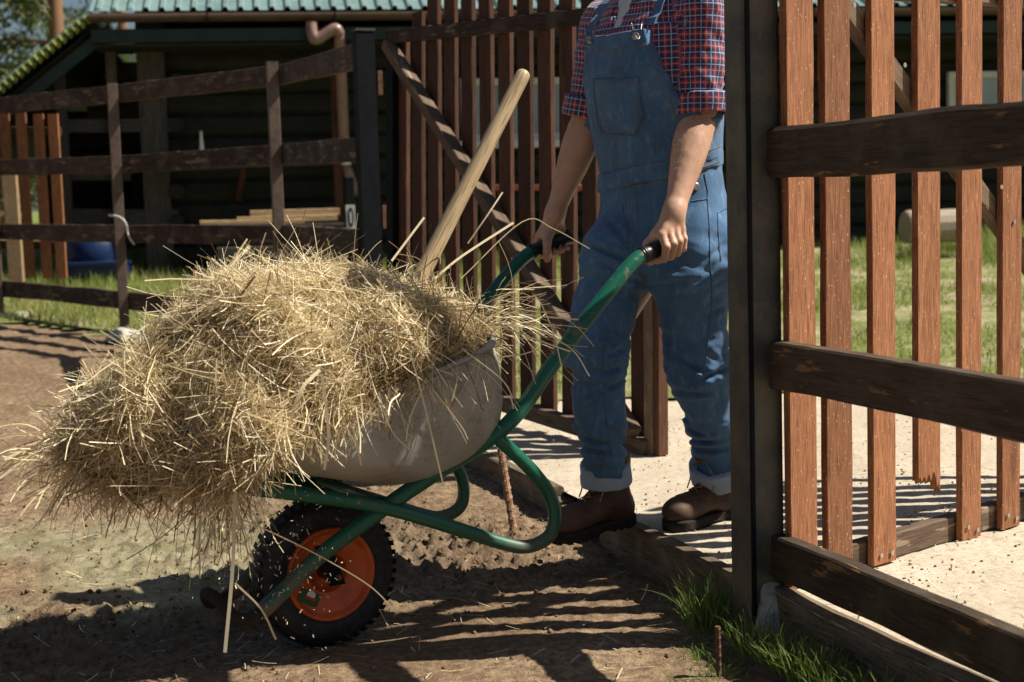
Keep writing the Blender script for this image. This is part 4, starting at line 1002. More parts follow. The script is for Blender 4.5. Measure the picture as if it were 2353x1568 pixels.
def armf(El, Wr, H):
    d_ = (Wr-El)
    def f_(X, Y, Z):
        a = tt(El); m_ = tt(El+d_*.28); w1 = tt(El+d_*.86); w2 = tt(Wr+d_.normalized()*.012)
        ax_, ay_, az_ = tt(El); dx, dy, dz = tt(d_); L2 = dx*dx+dy*dy+dz*dz
        t_ = np.clip(((X-ax_)*dx+(Y-ay_)*dy+(Z-az_)*dz)/L2, 0, 1.03); ts = np.linspace(0, 1.03, 40); rs = np.interp(ts, [0, .2, .4, .6, .78, .92, 1.03], [.051, .0535, .0505, .043, .035, .031, .030])
        rs = np.convolve(np.pad(rs, 4, 'edge'), np.ones(9)/9, 'valid'); ec = 1-.09*np.clip((t_-.5)*2, 0, 1)*np.abs(((X-ax_-t_*dx)*SD.x+(Y-ay_-t_*dy)*SD.y))/.04
        d = (np.sqrt((X-ax_-t_*dx)**2+(Y-ay_-t_*dy)**2+(Z-az_-t_*dz)**2) - np.interp(t_, ts, rs)*ec)
        pal = None
        for A, B_, r1, r2 in H[1]: e = cone(X, Y, Z, tt(A), tt(B_), r1, r2); pal = e if pal is None else smin(pal, e, .008)
        for A, B_, r1, r2 in H[2]: pal = smin(pal, cone(X, Y, Z, tt(A), tt(B_), r1, r2), .008)
        d = smin(d, pal, .02)
        fi = None
        for i in range(4):
            ff = None
            for A, B_, r1, r2 in H[0][i*3:i*3+3]: e = cone(X, Y, Z, tt(A), tt(B_), r1, r2); ff = e if ff is None else smin(ff, e, .004)
            fi = ff if fi is None else np.minimum(fi, ff)
        d = smin(d, fi, .006)
        # tendons / knuckle relief
        d = near_disp(d, X, Y, Z, lambda x, y, z: .0004*fbm(x*60, y*60, z*40, 2, 7) + .0010*fbm(x*14, y*14, z*9, 2, 8), .01)
        return d
    return f_
def bounds(pts, r):
    a = np.array([tuple(p) for p in pts]); return a.min(0)-r, a.max(0)+r
t = NT('skin'); co = t.tc(); n1 = t.noise(co, 22, 5, .6); n2 = t.noise(co, 260, 3, .6)
c = t.mix(t.ramp(n1, [(.3, 0.0), (.7, 1.0)]), (.56, .35, .245), (.50, .285, .195)); c = t.mix(t.ramp(n2, [(.55, 0.0), (.7, .35)]), c, (.33, .18, .11))
x = t.n('ShaderNodeBsdfPrincipled'); t.l(c, x.inputs['Base Color']); x.inputs['Roughness'].default_value = .48; x.inputs['Specular IOR Level'].default_value = .35
x.inputs['Subsurface Weight'].default_value = .12; x.inputs['Subsurface Radius'].default_value = (1, .35, .2); x.inputs['Subsurface Scale'].default_value = .006
b = t.n('ShaderNodeBump'); b.inputs['Strength'].default_value = .2; b.inputs['Distance'].default_value = .001; t.l(n2, b.inputs['Height']); t.l(b.outputs[0], x.inputs['Normal']); t.l(x.outputs[0], t.out.inputs[0]); M['skin'] = t.m
VV, FF = [], []; o_ = 0
for El, Wr, H in ((ElL, WrL, HN), (ElR, WrR, HF)):
    lo, hi = bounds([El, Wr]+[p[0] for p in H[0]]+[p[1] for p in H[0]], .065)
    v, f = nets(armf(El, Wr, H), lo, hi, .0026); VV.append(v); FF.append(f+o_); o_ += len(v)
HC = Bd(0, .085, 1.925)
def inner(X, Y, Z):
    d = torso(X, Y, Z, -.03); d = np.maximum(d, Z-1.74); d = np.maximum(d, .92-Z)
    d = smin(d, cone(X, Y, Z, tt(Bd(0, .03, 1.68)), tt(Bd(0, .06, 1.83)), .062, .056), .03)
    s, q = tosq(X, Y); qq = q-.085; zz = Z-1.925
    h = (np.sqrt((s/.076)**2+(qq/.098)**2+(zz/.122)**2)-1)*.076
    h = smin(h, ell(s, qq, zz, (0, .045, -.062), (.052, .05, .055)), .03)           # jaw
    h = smin(h, cone(s, qq, zz, (0, .094, .015), (0, .116, -.022), .009, .013), .012)  # nose
    for e_ in (-1, 1):
        h = smin(h, ell(s, qq, zz, (e_*.078, .0, -.005), (.010, .020, .032)), .006)
        h = np.maximum(h, -(np.sqrt((s-e_*.032)**2+(qq-.100)**2+((zz-.012)*1.4)**2)-.014))
    h = smin(h, ell(s, qq, zz, (0, .088, -.058), (.026, .012, .008)), .006)
    d = smin(d, h, .03)
    for e_, kn, an in ((-1, KnR, AnR), (1, KnL, AnL)):
        d = smin(d, cone(X, Y, Z, tt(Bd(e_*.095, 0, .95)), tt(kn), .085, .055), .03); d = smin(d, cone(X, Y, Z, tt(kn), tt(an), .052, .035), .02)
    for e_, El in ((1, ElL), (-1, ElR)):
        sh = ShL if e_ > 0 else ShR; d = smin(d, cone(X, Y, Z, tt(sh), tt(El), .058, .048), .03)
    return d
KnR, AnR = P(1366, 800, 4.22), P(1392, 1085, 4.30)
KnL, AnL = P(1604, 850, 4.24), P(1654, 1076, 4.388)
lo, hi = bounds([Bd(-.3, 0, .2), Bd(.3, 0, 2.1), Bd(0, .3, 1), KnR, KnL, AnL, AnR, ElL, ElR], .1)
v, f = nets(inner, lo, hi, .011); VV.append(v); FF.append(f+o_)
M['armhair'] = plain('fair_hair', (.42, .28, .16), .5, 0, .3, 50, .2, .05)
pe = empty('person', Bd(0, 0, .15), 'man in blue denim dungarees and a red plaid shirt gripping the barrow handles', 'person')
mk('body', np.concatenate(VV), np.concatenate(FF), M['skin'], pe, smooth=True)
hr = np.random.default_rng(5)
for k_ in (0, 1):
    v_ = VV[k_]; f_ = FF[k_]-(0 if k_ == 0 else len(VV[0])); El, Wr = ((ElL, WrL), (ElR, WrR))[k_]; tri_ = v_[f_]; cn = tri_.mean(1); nn_ = np.cross(tri_[:, 2]-tri_[:, 0], tri_[:, 3]-tri_[:, 1]); nn_ /= np.linalg.norm(nn_, axis=1, keepdims=True)+1e-12
    dd_ = np.array(Wr-El); dd_ /= np.linalg.norm(dd_); al_ = (cn-np.array(El))@dd_; ok = np.where((al_ > .03) & (al_ < .21))[0]; ii = hr.choice(ok, 1300)
    if ((cn[ii]-(np.array(El)+al_[ii, None]*dd_))*nn_[ii]).sum() < 0: nn_ = -nn_
    V, Fq, q = ribbons(cn[ii], nn_[ii]*.5+dd_*.8+hr.normal(0, .25, (len(ii), 3)), hr.uniform(.006, .013, len(ii)), np.full(len(ii), .0004), 2, .4, rg=hr)
    mk('arm_hair', V, Fq, M['armhair'], pe)
# hair + eyes (above the frame)
def hairf(X, Y, Z):
    s, q = tosq(X, Y); d = (np.sqrt((s/.084)**2+((q-.075)/.104)**2+((Z-1.945)/.118)**2)-1)*.08
    d = np.maximum(d, -( (Z-1.93)*.9 - (q-.10)*1.0 + .055)); return near_disp(d, X, Y, Z, lambda x, y, z: .005*fbm(x*40, y*40, z*20, 2))
M['hair'] = plain('brown_hair', (.05, .03, .018), .6, 0, .3, 120, .5, .5)
lo, hi = bounds([HC], .16); v, f = nets(hairf, lo, hi, .006); mk('hair', v, f, M['hair'], pe, smooth=True)
for e_ in (-1, 1):
    v, f = nets(lambda X, Y, Z, e_=e_: ell(X, Y, Z, tt(Bd(e_*.032, .172, 1.936)), (.011, .011, .011)), np.array(tt(Bd(e_*.032, .172, 1.936)))-.014, np.array(tt(Bd(e_*.032, .172, 1.936)))+.014, .003); mk('eye', v, f, M['white'], pe, smooth=True)
# ---- shirt
def shirtf(X, Y, Z):
    d = torso(X, Y, Z, .004); d = np.maximum(d, 1.12-Z); d = np.maximum(d, Z-1.765)
    for sh, el in ((ShL, ElL), (ShR, ElR)):
        dr = (el-sh).normalized(); e = cone(X, Y, Z, tt(sh), tt(el), .082, .068)
        e = np.maximum(e, (X-el.x)*dr.x+(Y-el.y)*dr.y+(Z-el.z)*dr.z-.0)
        d = smin(d, e, .035)
    s, q = tosq(X, Y)
    wdg = np.maximum(np.abs(s+.004)-np.maximum(Z-1.60, 0)*.36, .06-q); d = np.maximum(d, np.where(Z > 1.60, -wdg, -.02))
    def wr(x, y, z):
        s_, q_ = tosq(x, y); return .009*(fbm(x*9+z*6, y*9, z*8, 3, 101)) + .008*np.abs(fbm(x*18, y*18+z*14, z*13, 2, 105)) + .006*np.abs(fbm(x*7+z*11, y*7, z*26, 2, 109))*np.exp(-((z-1.42)/.12)**2)
    wr2 = lambda x, y, z: wr(x, y, z)*np.where((tosq(x, y)[1] > .06) & (np.abs(tosq(x, y)[0]) < .19) & (z < 1.60), .25, 1.0)
    return near_disp(d, X, Y, Z, wr2)
lo, hi = bounds([Bd(-.27, 0, 1.2), Bd(.27, 0, 1.78), Bd(0, .22, 1.3), Bd(0, -.18, 1.3), ElL, ElR], .12)
lo[2] = 1.1
v, f = nets(shirtf, lo, hi, .0058)
def plaidattr(v):
    X, Y, Z = v.T; s, q = tosq(X, Y); c = np.interp(Z, Tz, Tc); A = np.arctan2(s, q-c)*.19; B_ = Z.copy(); dt_ = torso(X, Y, Z); best = np.abs(dt_)
    for sh, el, es in ((ShL, ElL, .3), (ShR, ElR, -.3)):
        e = np.abs(cone(X, Y, Z, tt(sh), tt(el), .082, .068)); dr = (el-sh).normalized(); L_ = (X-sh.x)*dr.x+(Y-sh.y)*dr.y+(Z-sh.z)*dr.z
        e1 = BF-dr*BF.dot(dr); e1.normalize(); e2 = dr.cross(e1)
        an = np.arctan2((X-sh.x)*e2.x+(Y-sh.y)*e2.y+(Z-sh.z)*e2.z, (X-sh.x)*e1.x+(Y-sh.y)*e1.y+(Z-sh.z)*e1.z)
        m = (e < best-.004) & (L_ > -.05) & (np.sign(s) == np.sign(es)); A = np.where(m, an*.078+es, A); B_ = np.where(m, -L_, B_)
    return np.stack([A, B_, 0*A], 1)
t = NT('plaid_cotton'); vv = t.attr('pl', 'Vector'); sp_ = t.n('ShaderNodeSeparateXYZ'); t.l(vv, sp_.inputs[0]); ns = t.noise(t.tc(), 500, 2)
def stripe(x, per, lo_, hi_, ph=0.0):
    fr = t.math('FRACT', t.math('ADD', t.math('MULTIPLY', x, 1/per), ph)); return t.math('MULTIPLY', t.math('GREATER_THAN', fr, lo_), t.math('LESS_THAN', fr, hi_))
per = .0325; na = stripe(sp_.outputs[0], per, 0.0, .62); nb = stripe(sp_.outputs[1], per, 0.0, .62)
nn = t.math('MULTIPLY', t.math('ADD', na, nb), .5)
c = t.ramp(nn, [(0, (.44, .055, .045)), (.5, (.17, .035, .07)), (1, (.022, .042, .13))])
wl = t.math('MAXIMUM', stripe(sp_.outputs[0], per, .25, .33), stripe(sp_.outputs[1], per, .25, .33)); wl2 = t.math('MAXIMUM', stripe(sp_.outputs[0], per, .78, .83), stripe(sp_.outputs[1], per, .78, .83))
c = t.mix(t.math('MULTIPLY', wl, .65), c, (.50, .58, .70)); c = t.mix(t.math('MULTIPLY', wl2, .60), c, (.55, .50, .55))
M['plaid'] = t.bsdf(c, .85, .15, bump=ns, bs=.2, bd=.001, sheen=.2)
shirt = mk('shirt', v, f, M['plaid'], pe, smooth=True, attrs={'pl': plaidattr(v)})
for sh, el, tl in ((ShL, ElL, .10), (ShR, ElR, -.05)):
    dr = (el-sh).normalized(); c0 = el-dr*.052; c1 = el+dr*.006
    tilt = (dr + BL*tl).normalized()
    def cuff(X, Y, Z):
        e = cone(X, Y, Z, tt(c0-dr*.1), tt(c1+dr*.1), .086, .082)
        L1 = (X-c1.x)*tilt.x+(Y-c1.y)*tilt.y+(Z-c1.z)*tilt.z; L0 = (X-c0.x)*tilt.x+(Y-c0.y)*tilt.y+(Z-c0.z)*tilt.z
        e = np.maximum(np.maximum(e, L1), -L0)
        inn = cone(X, Y, Z, tt(c1-dr*.02), tt(c1+dr*.1), .068, .068); e = np.maximum(e, -inn)
        return near_disp(e, X, Y, Z, lambda x, y, z: .0035*fbm(x*18, y*18, z*30, 2, 121)+.002*fbm(x*40, y*40, z*12, 2, 125), .02)
    lo, hi = bounds([c0, c1], .09); v, f = nets(cuff, lo, hi, .0045); pa = plaidattr(v)
    # orient coordinates round the sleeve explicitly
    e1 = (BF-dr*BF.dot(dr)).normalized(); e2 = dr.cross(e1); rel = v-np.array(tt(sh)); an = np.arctan2(rel@np.array(e2), rel@np.array(e1)); pa = np.stack([an*.078+.007, rel@np.array(dr)+.011, 0*an], 1)
    mk('rolled_cuff', v, f, M['plaid'], shirt, smooth=True, attrs={'pl': pa})
def teef(X, Y, Z):
    s, q = tosq(X, Y); d = torso(X, Y, Z, -.008); d = np.maximum(d, 1.5-Z); d = np.maximum(d, Z-1.72); return np.maximum(d, np.abs(s)-.09)
lo, hi = bounds([Bd(-.1, .2, 1.5), Bd(.1, .05, 1.75), Bd(0, 0, 1.6)], .05); v, f = nets(teef, lo, hi, .008); M['tee'] = plain('pale_tshirt', (.62, .62, .64), .9, 0, .1, 200, .1, .1); mk('tshirt', v, f, M['tee'], pe, smooth=True)
# collar flaps
def onshirt(s, z, off=.004):
    o = Bd(s, .5, z); h = bv.ray_cast(o, -BF); return (h[0] + BF*off) if h[0] else Bd(s, .17, z)
bv = BVHTree.FromPolygons([tuple(p.co) for p in shirt.data.vertices], [tuple(p.vertices) for p in shirt.data.polygons])
# ---- denim
def denim(name, c1, c2, c3):
    t = NT(name); co = t.tc(); tw_ = t.noise(t.mapv(co, (900, 900, 260)), 1, 2, .5); n1 = t.noise(co, 9, 5, .6); n2 = t.noise(t.mapv(co, (1, 1, .5)), 45, 4, .65)
    c = t.mix(t.ramp(n1, [(.35, 0.0), (.65, 1.0)]), c1, c2); c = t.mix(t.ramp(n2, [(.52, 0.0), (.72, .5)]), c, c3); c = t.mix(t.ramp(tw_, [(.4, 0.0), (.7, .35)]), c, c3)
    return t.bsdf(c, .9, .12, bump=t.math('ADD', n2, tw_), bs=.25, bd=.0015, sheen=.15)
M['denim'] = denim('blue_denim', (.036, .094, .195), (.064, .150, .280), (.19, .30, .45))
M['denim_in'] = denim('denim_reverse', (.26, .33, .44), (.34, .41, .52), (.5, .56, .66))
M['stitch'] = plain('tan_stitching', (.30, .22, .13), .8, 0, .2, 300, .4)
M['seam'] = plain('faded_seam', (.10, .17, .28), .9, 0, .1, 200, .5)
LG = [(Bd(-.098, .0, 1.0), .110, P(1418, 590, 4.25), .106), (P(1418, 590, 4.25), .106, KnR, .086), (KnR, .086, P(1380, 960, 4.24), .072), (P(1380, 960, 4.24), .072, AnR, .066)]
LL = [(Bd(.098, .0, 1.0), .118, P(1582, 620, 4.20), .112), (P(1582, 620, 4.20), .112, KnL, .090), (KnL, .090, P(1638, 970, 4.32), .074), (P(1638, 970, 4.32), .074, AnL, .062)]
CREASE = [(1352, 562, 1452, 602, .011), (1372, 600, 1482, 655, .009), (1484, 662, 1600, 640, .007), (1500, 640, 1565, 600, .005), (1400, 500, 1440, 560, .005), (1610, 600, 1660, 560, .006), (1620, 660, 1668, 640, .006), (1615, 725, 1668, 700, .007),
 (1545, 815, 1640, 868, .010), (1590, 880, 1676, 846, .010), (1565, 905, 1650, 905, .008), (1600, 790, 1655, 835, .006), (1645, 880, 1668, 940, .006), (1575, 950, 1610, 1010, .006), (1590, 1035, 1672, 1028, .009), (1588, 1000, 1640, 1016, .008), (1605, 1052, 1675, 1056, .008),
 (1372, 765, 1440, 800, .008), (1392, 820, 1436, 800, .007), (1300, 770, 1350, 800, .005), (1390, 858, 1430, 842, .008), (1396, 895, 1432, 878, .007), (1312, 950, 1340, 1010, .005), (1330, 1005, 1405, 1030, .010), (1380, 975, 1436, 1008, .008), (1340, 1040, 1425, 1050, .010), (1336, 1066, 1400, 1060, .007)]
def band0(s, q): return 1.207 - .14*q + .12*s
def trf(X, Y, Z):
    s, q = tosq(X, Y)
    d = torso(X, Y, Z, .026); d = np.maximum(d, Z-(band0(s, q)+.004)); d = np.maximum(d, .93-Z)
    legs = []
    for L in (LG, LL):
        e = None
        for a, r1, b, r2 in L: x_ = cone(X, Y, Z, tt(a), tt(b), r1, r2); e = x_ if e is None else smin(e, x_, .03)
        legs.append(e)
    l = smin(legs[0], legs[1], .012); d = smin(d, l, .05)
    d = np.maximum(d, np.minimum(Z-1.3, 9)); 
    # cut at the ankles
    for an, kn in ((AnR, KnR), (AnL, KnL)):
        dr = (an-kn).normalized(); L1 = (X-an.x)*dr.x+(Y-an.y)*dr.y+(Z-an.z)*dr.z
        m = (np.abs(X-an.x) < .12) & (np.abs(Y-an.y) < .12) & (Z < .5); d = np.where(m, np.maximum(d, L1), d)
    def wr(x, y, z):
        kn = np.exp(-((z-.66)/.10)**2); an = np.exp(-((z-.34)/.12)**2); cr = np.exp(-((z-.92)/.12)**2)
        a = np.abs(fbm(x*5+z*5, y*5, z*19, 3, 131)); b_ = np.abs(fbm(x*7-z*9, y*7, z*24, 2, 135)); c_ = fbm(x*6+z*12, y*6, z*6, 3, 139)
        return -.003+.006*fbm(x*7, y*7, z*5, 3, 137) + kn*.024*(a-.25) + an*.026*(b_-.35) + cr*.014*c_ + .008*np.abs(fbm(x*4+z*3, y*4-z*3, z*7, 2, 143))
    for (u0, v0, u1, v1, am) in CREASE:
        a, b = P(u0, v0, 4.15), P(u1, v1, 4.15); dx, dz = b.x-a.x, b.z-a.z; L2 = dx*dx+dz*dz
        m = (X > min(a.x, b.x)-.03) & (X < max(a.x, b.x)+.03) & (Z > min(a.z, b.z)-.04) & (Z < max(a.z, b.z)+.04) & (np.abs(d) < .035)
        x_, z_ = X[m]-a.x, Z[m]-a.z; t_ = np.clip((x_*dx+z_*dz)/L2, 0, 1); fade = np.sin(np.pi*np.clip(t_*.9+.05, 0, 1))**.7
        nx, nz = -dz/math.sqrt(L2), dx/math.sqrt(L2); e_ = (x_-t_*dx)**2+(z_-t_*dz)**2; sgn_ = (x_-t_*dx)*nx+(z_-t_*dz)*nz
        d[m] += am*fade*(np.exp(-e_/.0065**2) - .75*np.exp(-(np.sqrt(e_)-.016)**2/.010**2))
    return near_disp(d, X, Y, Z, wr)
lo, hi = bounds([Bd(-.22, 0, 1), Bd(.22, 0, 1), Bd(0, .18, 1), Bd(0, -.18, 1), KnR, KnL, AnR, AnL], .13); lo[2] = AnR.z-.05; hi[2] = 1.29
v, f = nets(trf, lo, hi, .0062)
ov = mk('dungarees', v, f, M['denim'], pe, smooth=True)
# bib: offset of the torso clipped to the bib outline
def bibf(X, Y, Z):
    s, q = tosq(X, Y); g = torso(X, Y, Z, .012)
    for sh, el in ((ShL, ElL), (ShR, ElR)): g = smin(g, cone(X, Y, Z, tt(sh), tt(el), .080, .062)+np.where(Z < 1.42, .05*(1.42-Z)/.2, 0), .035)
    g = g-.017
    sh_ = np.maximum(g, -(torso(X, Y, Z, .003)))
    top = 1.578; w_ = .128+(top-Z)*.42+np.maximum(1.40-Z, 0)*.6
    m = np.maximum(np.abs(s)+np.where(s < 0, .022, 0)-np.where(Z > 1.42, .122+(top-Z)*.28, .166+(1.42-Z)*.9), Z-top-.06*np.abs(s)); m = np.maximum(m, band0(s, q)-.005-Z); m = np.maximum(m, (.03-np.maximum(1.45-Z, 0)*.9)-q)
    d = np.maximum(sh_, m)
    return near_disp(d, X, Y, Z, lambda x, y, z: .0035*fbm(x*9+z*4, y*9, z*7, 3, 151) + .002*fbm(x*25, y*25, z*20, 2, 155), .02)
lo, hi = bounds([Bd(-.23, 0, 1.2), Bd(.23, 0, 1.55), Bd(0, .2, 1.4), Bd(0, -.2, 1.3)], .10); v, f = nets(bibf, lo, hi, .0048)
bib = mk('bib', v, f, M['denim'], ov, smooth=True)
def bandf(X, Y, Z):
    s, q = tosq(X, Y); z0 = band0(s, q); d = np.maximum(torso(X, Y, Z, .0325), -torso(X, Y, Z, .004)); d = np.maximum(d, np.abs(Z-z0)-.024)
    return near_disp(d, X, Y, Z, lambda x, y, z: .0028*fbm(x*30, y*30, z*12, 2, 161)-.001, .02)
v, f = nets(bandf, *[bounds([Bd(-.22, 0, 1.15), Bd(.22, 0, 1.27), Bd(0, .19, 1.2), Bd(0, -.18, 1.2)], .08)[i] for i in (0, 1)], .0048)
wbnd = mk('waistband', v, f, M['denim'], ov, smooth=True)
# rolled hems
for an, kn, r_ in ((AnR, KnR, .075), (AnL, KnL, .090)):
    dr = (an-kn).normalized(); c0 = an-dr*.028; c1 = an+dr*.032
    def hem(X, Y, Z):
        e = cone(X, Y, Z, tt(c0), tt(c1), r_, r_+.002); L1 = (X-c1.x)*dr.x+(Y-c1.y)*dr.y+(Z-c1.z)*dr.z; L0 = (X-c0.x)*dr.x+(Y-c0.y)*dr.y+(Z-c0.z)*dr.z
        e = np.maximum(np.maximum(e, L1), -L0); e = np.maximum(e, -cone(X, Y, Z, tt(c1-dr*.015), tt(c1+dr*.05), r_-.008, r_-.008))
        return near_disp(e, X, Y, Z, lambda x, y, z: .003*fbm(x*18, y*18, z*18, 2, 171), .02)
    lo, hi = bounds([c0, c1], .12); v, f = nets(hem, lo, hi, .0045); mk('rolled_hem', v, f, M['denim_in'], ov, smooth=True, label='pale turned-up trouser hem')
# surface hits from the photo's viewpoint, for seams, pockets, buttons
polys, pts_ = [], []
for o in (ov, bib, wbnd, shirt):
    k_ = len(pts_); pts_ += [tuple(p.co) for p in o.data.vertices]; polys += [tuple(i+k_ for i in p.vertices) for p in o.data.polygons]
bvc = BVHTree.FromPolygons(pts_, polys)
def hit(u, v, off=.002):
    d = ray(u, v).normalized(); h = bvc.ray_cast(CAM, d)
    if h[0] is None: return None, None
    n_ = h[1] if h[1].dot(d) < 0 else -h[1]; return h[0]+n_*off, n_
def dens(pl_, step=7):
    out = []
    for a, b in zip(pl_[:-1], pl_[1:]):
        n_ = max(1, int(math.hypot(b[0]-a[0], b[1]-a[1])/step)); out += [(a[0]+(b[0]-a[0])*i/n_, a[1]+(b[1]-a[1])*i/n_) for i in range(n_)]
    return out+[pl_[-1]]
def seam(pl_, r=.0011, mat='stitch', parent=None, nm='stitching', off=.0008, dash=True):
    ps = [hit(u, v, off)[0] for u, v in dens(pl_, 6)]; ps = [p for p in ps if p is not None]; prt = []; seg = [ps[0]]
    for p in ps[1:]:
        if (p-seg[-1]).length < .03: seg.append(p)
        else:
            if len(seg) > 1: prt.append(sweep(seg, r, 5))
            seg = [p]
    if len(seg) > 1: prt.append(sweep(seg, r, 5))
    if prt: V_, F_ = join(prt); mk(nm, V_, F_, M[mat], parent or ov, smooth=True)
def patch(corners, th, mat, parent, nm, nx=14, ny=16):
    """cloth patch draped on the surface; corners = outline polygon sampled as grid rows (left edge, right edge)"""
    L_, R_ = corners; vs = []
    for j in range(ny+1):
        tj = j/ny
        def at(e):
            k_ = tj*(len(e)-1); i = min(int(k_), len(e)-2); w_ = k_-i; return (e[i][0]*(1-w_)+e[i+1][0]*w_, e[i][1]*(1-w_)+e[i+1][1]*w_)
        l, r_ = at(L_), at(R_)
        for i in range(nx+1):
            u = l[0]+(r_[0]-l[0])*i/nx; v_ = l[1]+(r_[1]-l[1])*i/nx; e_ = (i in (0, nx)) or (j in (0, ny)); h, n_ = hit(u, v_, .0005 if e_ else th); vs.append(h)
    fs = [(j*(nx+1)+i, j*(nx+1)+i+1, (j+1)*(nx+1)+i+1, (j+1)*(nx+1)+i) for j in range(ny) for i in range(nx)]
    fs = [q for q in fs if all(vs[k_] is not None for k_ in q)]; vs = [p if p is not None else Vector((0, 0, 0)) for p in vs]
    return mk(nm, vs, fs, mat, parent, smooth=True)
pk_ = patch([[(1366, 181), (1370, 240), (1377, 285), (1390, 308)], [(1467, 176), (1474, 230), (1480, 262), (1460, 312)]], .005, M['denim'], ov, 'bib_pocket')
seam([(1366, 181), (1370, 240), (1377, 285), (1388, 306), (1462, 312), (1481, 264), (1474, 230), (1468, 176), (1420, 183), (1366, 181)], .0013, 'seam', pk_, 'pocket_edge', .004)
seam([(1368, 192), (1420, 195), (1468, 188)], .001, 'stitch', pk_, off=.0058); seam([(1374, 250), (1382, 284), (1392, 301), (1458, 306), (1475, 264), (1469, 220)], .0009, 'stitch', pk_, off=.0055)
for pl_ in ([(1352, 106), (1400, 118), (1450, 112), (1497, 98)], [(1400, 118), (1404, 150), (1404, 178)], [(1407, 312), (1416, 350), (1420, 380)], [(1495, 100), (1515, 160), (1545, 250), (1575, 320)],
            [(1410, 383), (1460, 386), (1530, 374)], [(1410, 405), (1455, 427), (1500, 422), (1530, 413)], [(1600, 356), (1666, 333)], [(1610, 386), (1666, 367)],
            [(1440, 432), (1436, 480), (1434, 530), (1442, 575)], [(1462, 432), (1462, 500), (1455, 560), (1445, 600)], [(1450, 600), (1470, 640), (1485, 665)]): seam(pl_, .001, 'stitch')
for pl_ in ([(1590, 462), (1625, 458)], [(1625, 458), (1630, 520), (1632, 600), (1636, 680), (1630, 760), (1620, 850)], [(1648, 490), (1652, 560), (1656, 600)], [(1648, 490), (1668, 480)], [(1618, 400), (1626, 440), (1625, 458)],
            [(1392, 780), (1384, 850), (1392, 960), (1404, 1040)], [(1430, 470), (1445, 560)], [(1540, 425), (1552, 450), (1575, 465)]): seam(pl_, .0014, 'seam', nm='seam')
def button(u, v, r_=.0105, parent=ov):
    h, n_ = hit(u, v, .001)
    if h is None: return None, None
    v1, f1 = sweep([h, h+n_*.003, h+n_*.0045], [r_, r_, r_*.8], 20); mk('button', v1, f1, M['brass'], parent, smooth=False)
    return h, n_
M['brass'] = plain('dull_metal_button', (.42, .38, .32), .35, .7, .5, 80, .3)
button(1598, 429, .011)
for (u, v), top in (((1462, 84), [(1463, 64), (1470, 56), (1483, 20), (1494, -20)]), ((1356, 92), [(1352, 72), (1354, 60), (1362, 20), (1372, -20)])):
    h, n_ = button(u, v, .0105)
    # wire loop
    a_, _ = hit(u-9, v-28, .006); b_, _ = hit(u+16, v-34, .006); c1_, _ = hit(u+8, v+6, .006)
    if h and a_ and b_: tube('buckle', [a_, h+n_*.006+(a_-h)*.3, h+n_*.006, c1_ if c1_ else h, b_], .0016, M['brass'], ov, n=6, k=5)
# straps: ribbons over the shoulders
sbv = bvc
for sg_, s0, s1 in ((1, .118, .125), (-1, -.128, -.12)):
    cpt = Vector(Bd(s0, .03, 1.45)); path = []
    for i in range(26):
        a = R(48 + i*5.2) if True else 0; d_ = (BF*math.cos(a)+UZ*math.sin(a)); o = cpt + BL*((s1-s0)*i/25) + d_*.8; h = bv.ray_cast(o, -d_)
        if h[0] is not None: path.append((h[0]+d_*.005, d_))
    vs, fs = [], []
    for i, (p, d_) in enumerate(path):
        for w_, o_h in ((-.019, 0), (.019, 0), (.019, .004), (-.019, .004)): vs.append(p+BL*w_+d_*o_h)
    for i in range(len(path)-1):
        for j in range(4): k_ = (j+1) % 4; fs.append((i*4+j, i*4+k_, (i+1)*4+k_, (i+1)*4+j))
    fs += [(0, 1, 2, 3), tuple((len(path)-1)*4+j for j in (3, 2, 1, 0))]
    mk('strap', vs, fs, M['denim'], ov, smooth=False)
# shirt placket edges beside the V and collar points
for sg_ in (-1, 1):
    ps = [onshirt(sg_*(max(z-1.60, 0)*.36+.006)-.004, z, .005) for z in np.linspace(1.59, 1.73, 9)]
    vs = []
    for i, p in enumerate(ps): w_ = .006+.028*max(0, (i-3)/5); vs += [p, p+BL*sg_*w_+BF*.004, p+BL*sg_*w_*.9+BF*-.003]
    mk('collar', vs, [(i*3+j, i*3+j+1, i*3+j+4, i*3+j+3) for i in range(len(ps)-1) for j in (0, 1)], M['plaid'], shirt, attrs={'pl': np.array([(v_.dot(BL)*1.0, v_.z, 0) for v_ in vs])})
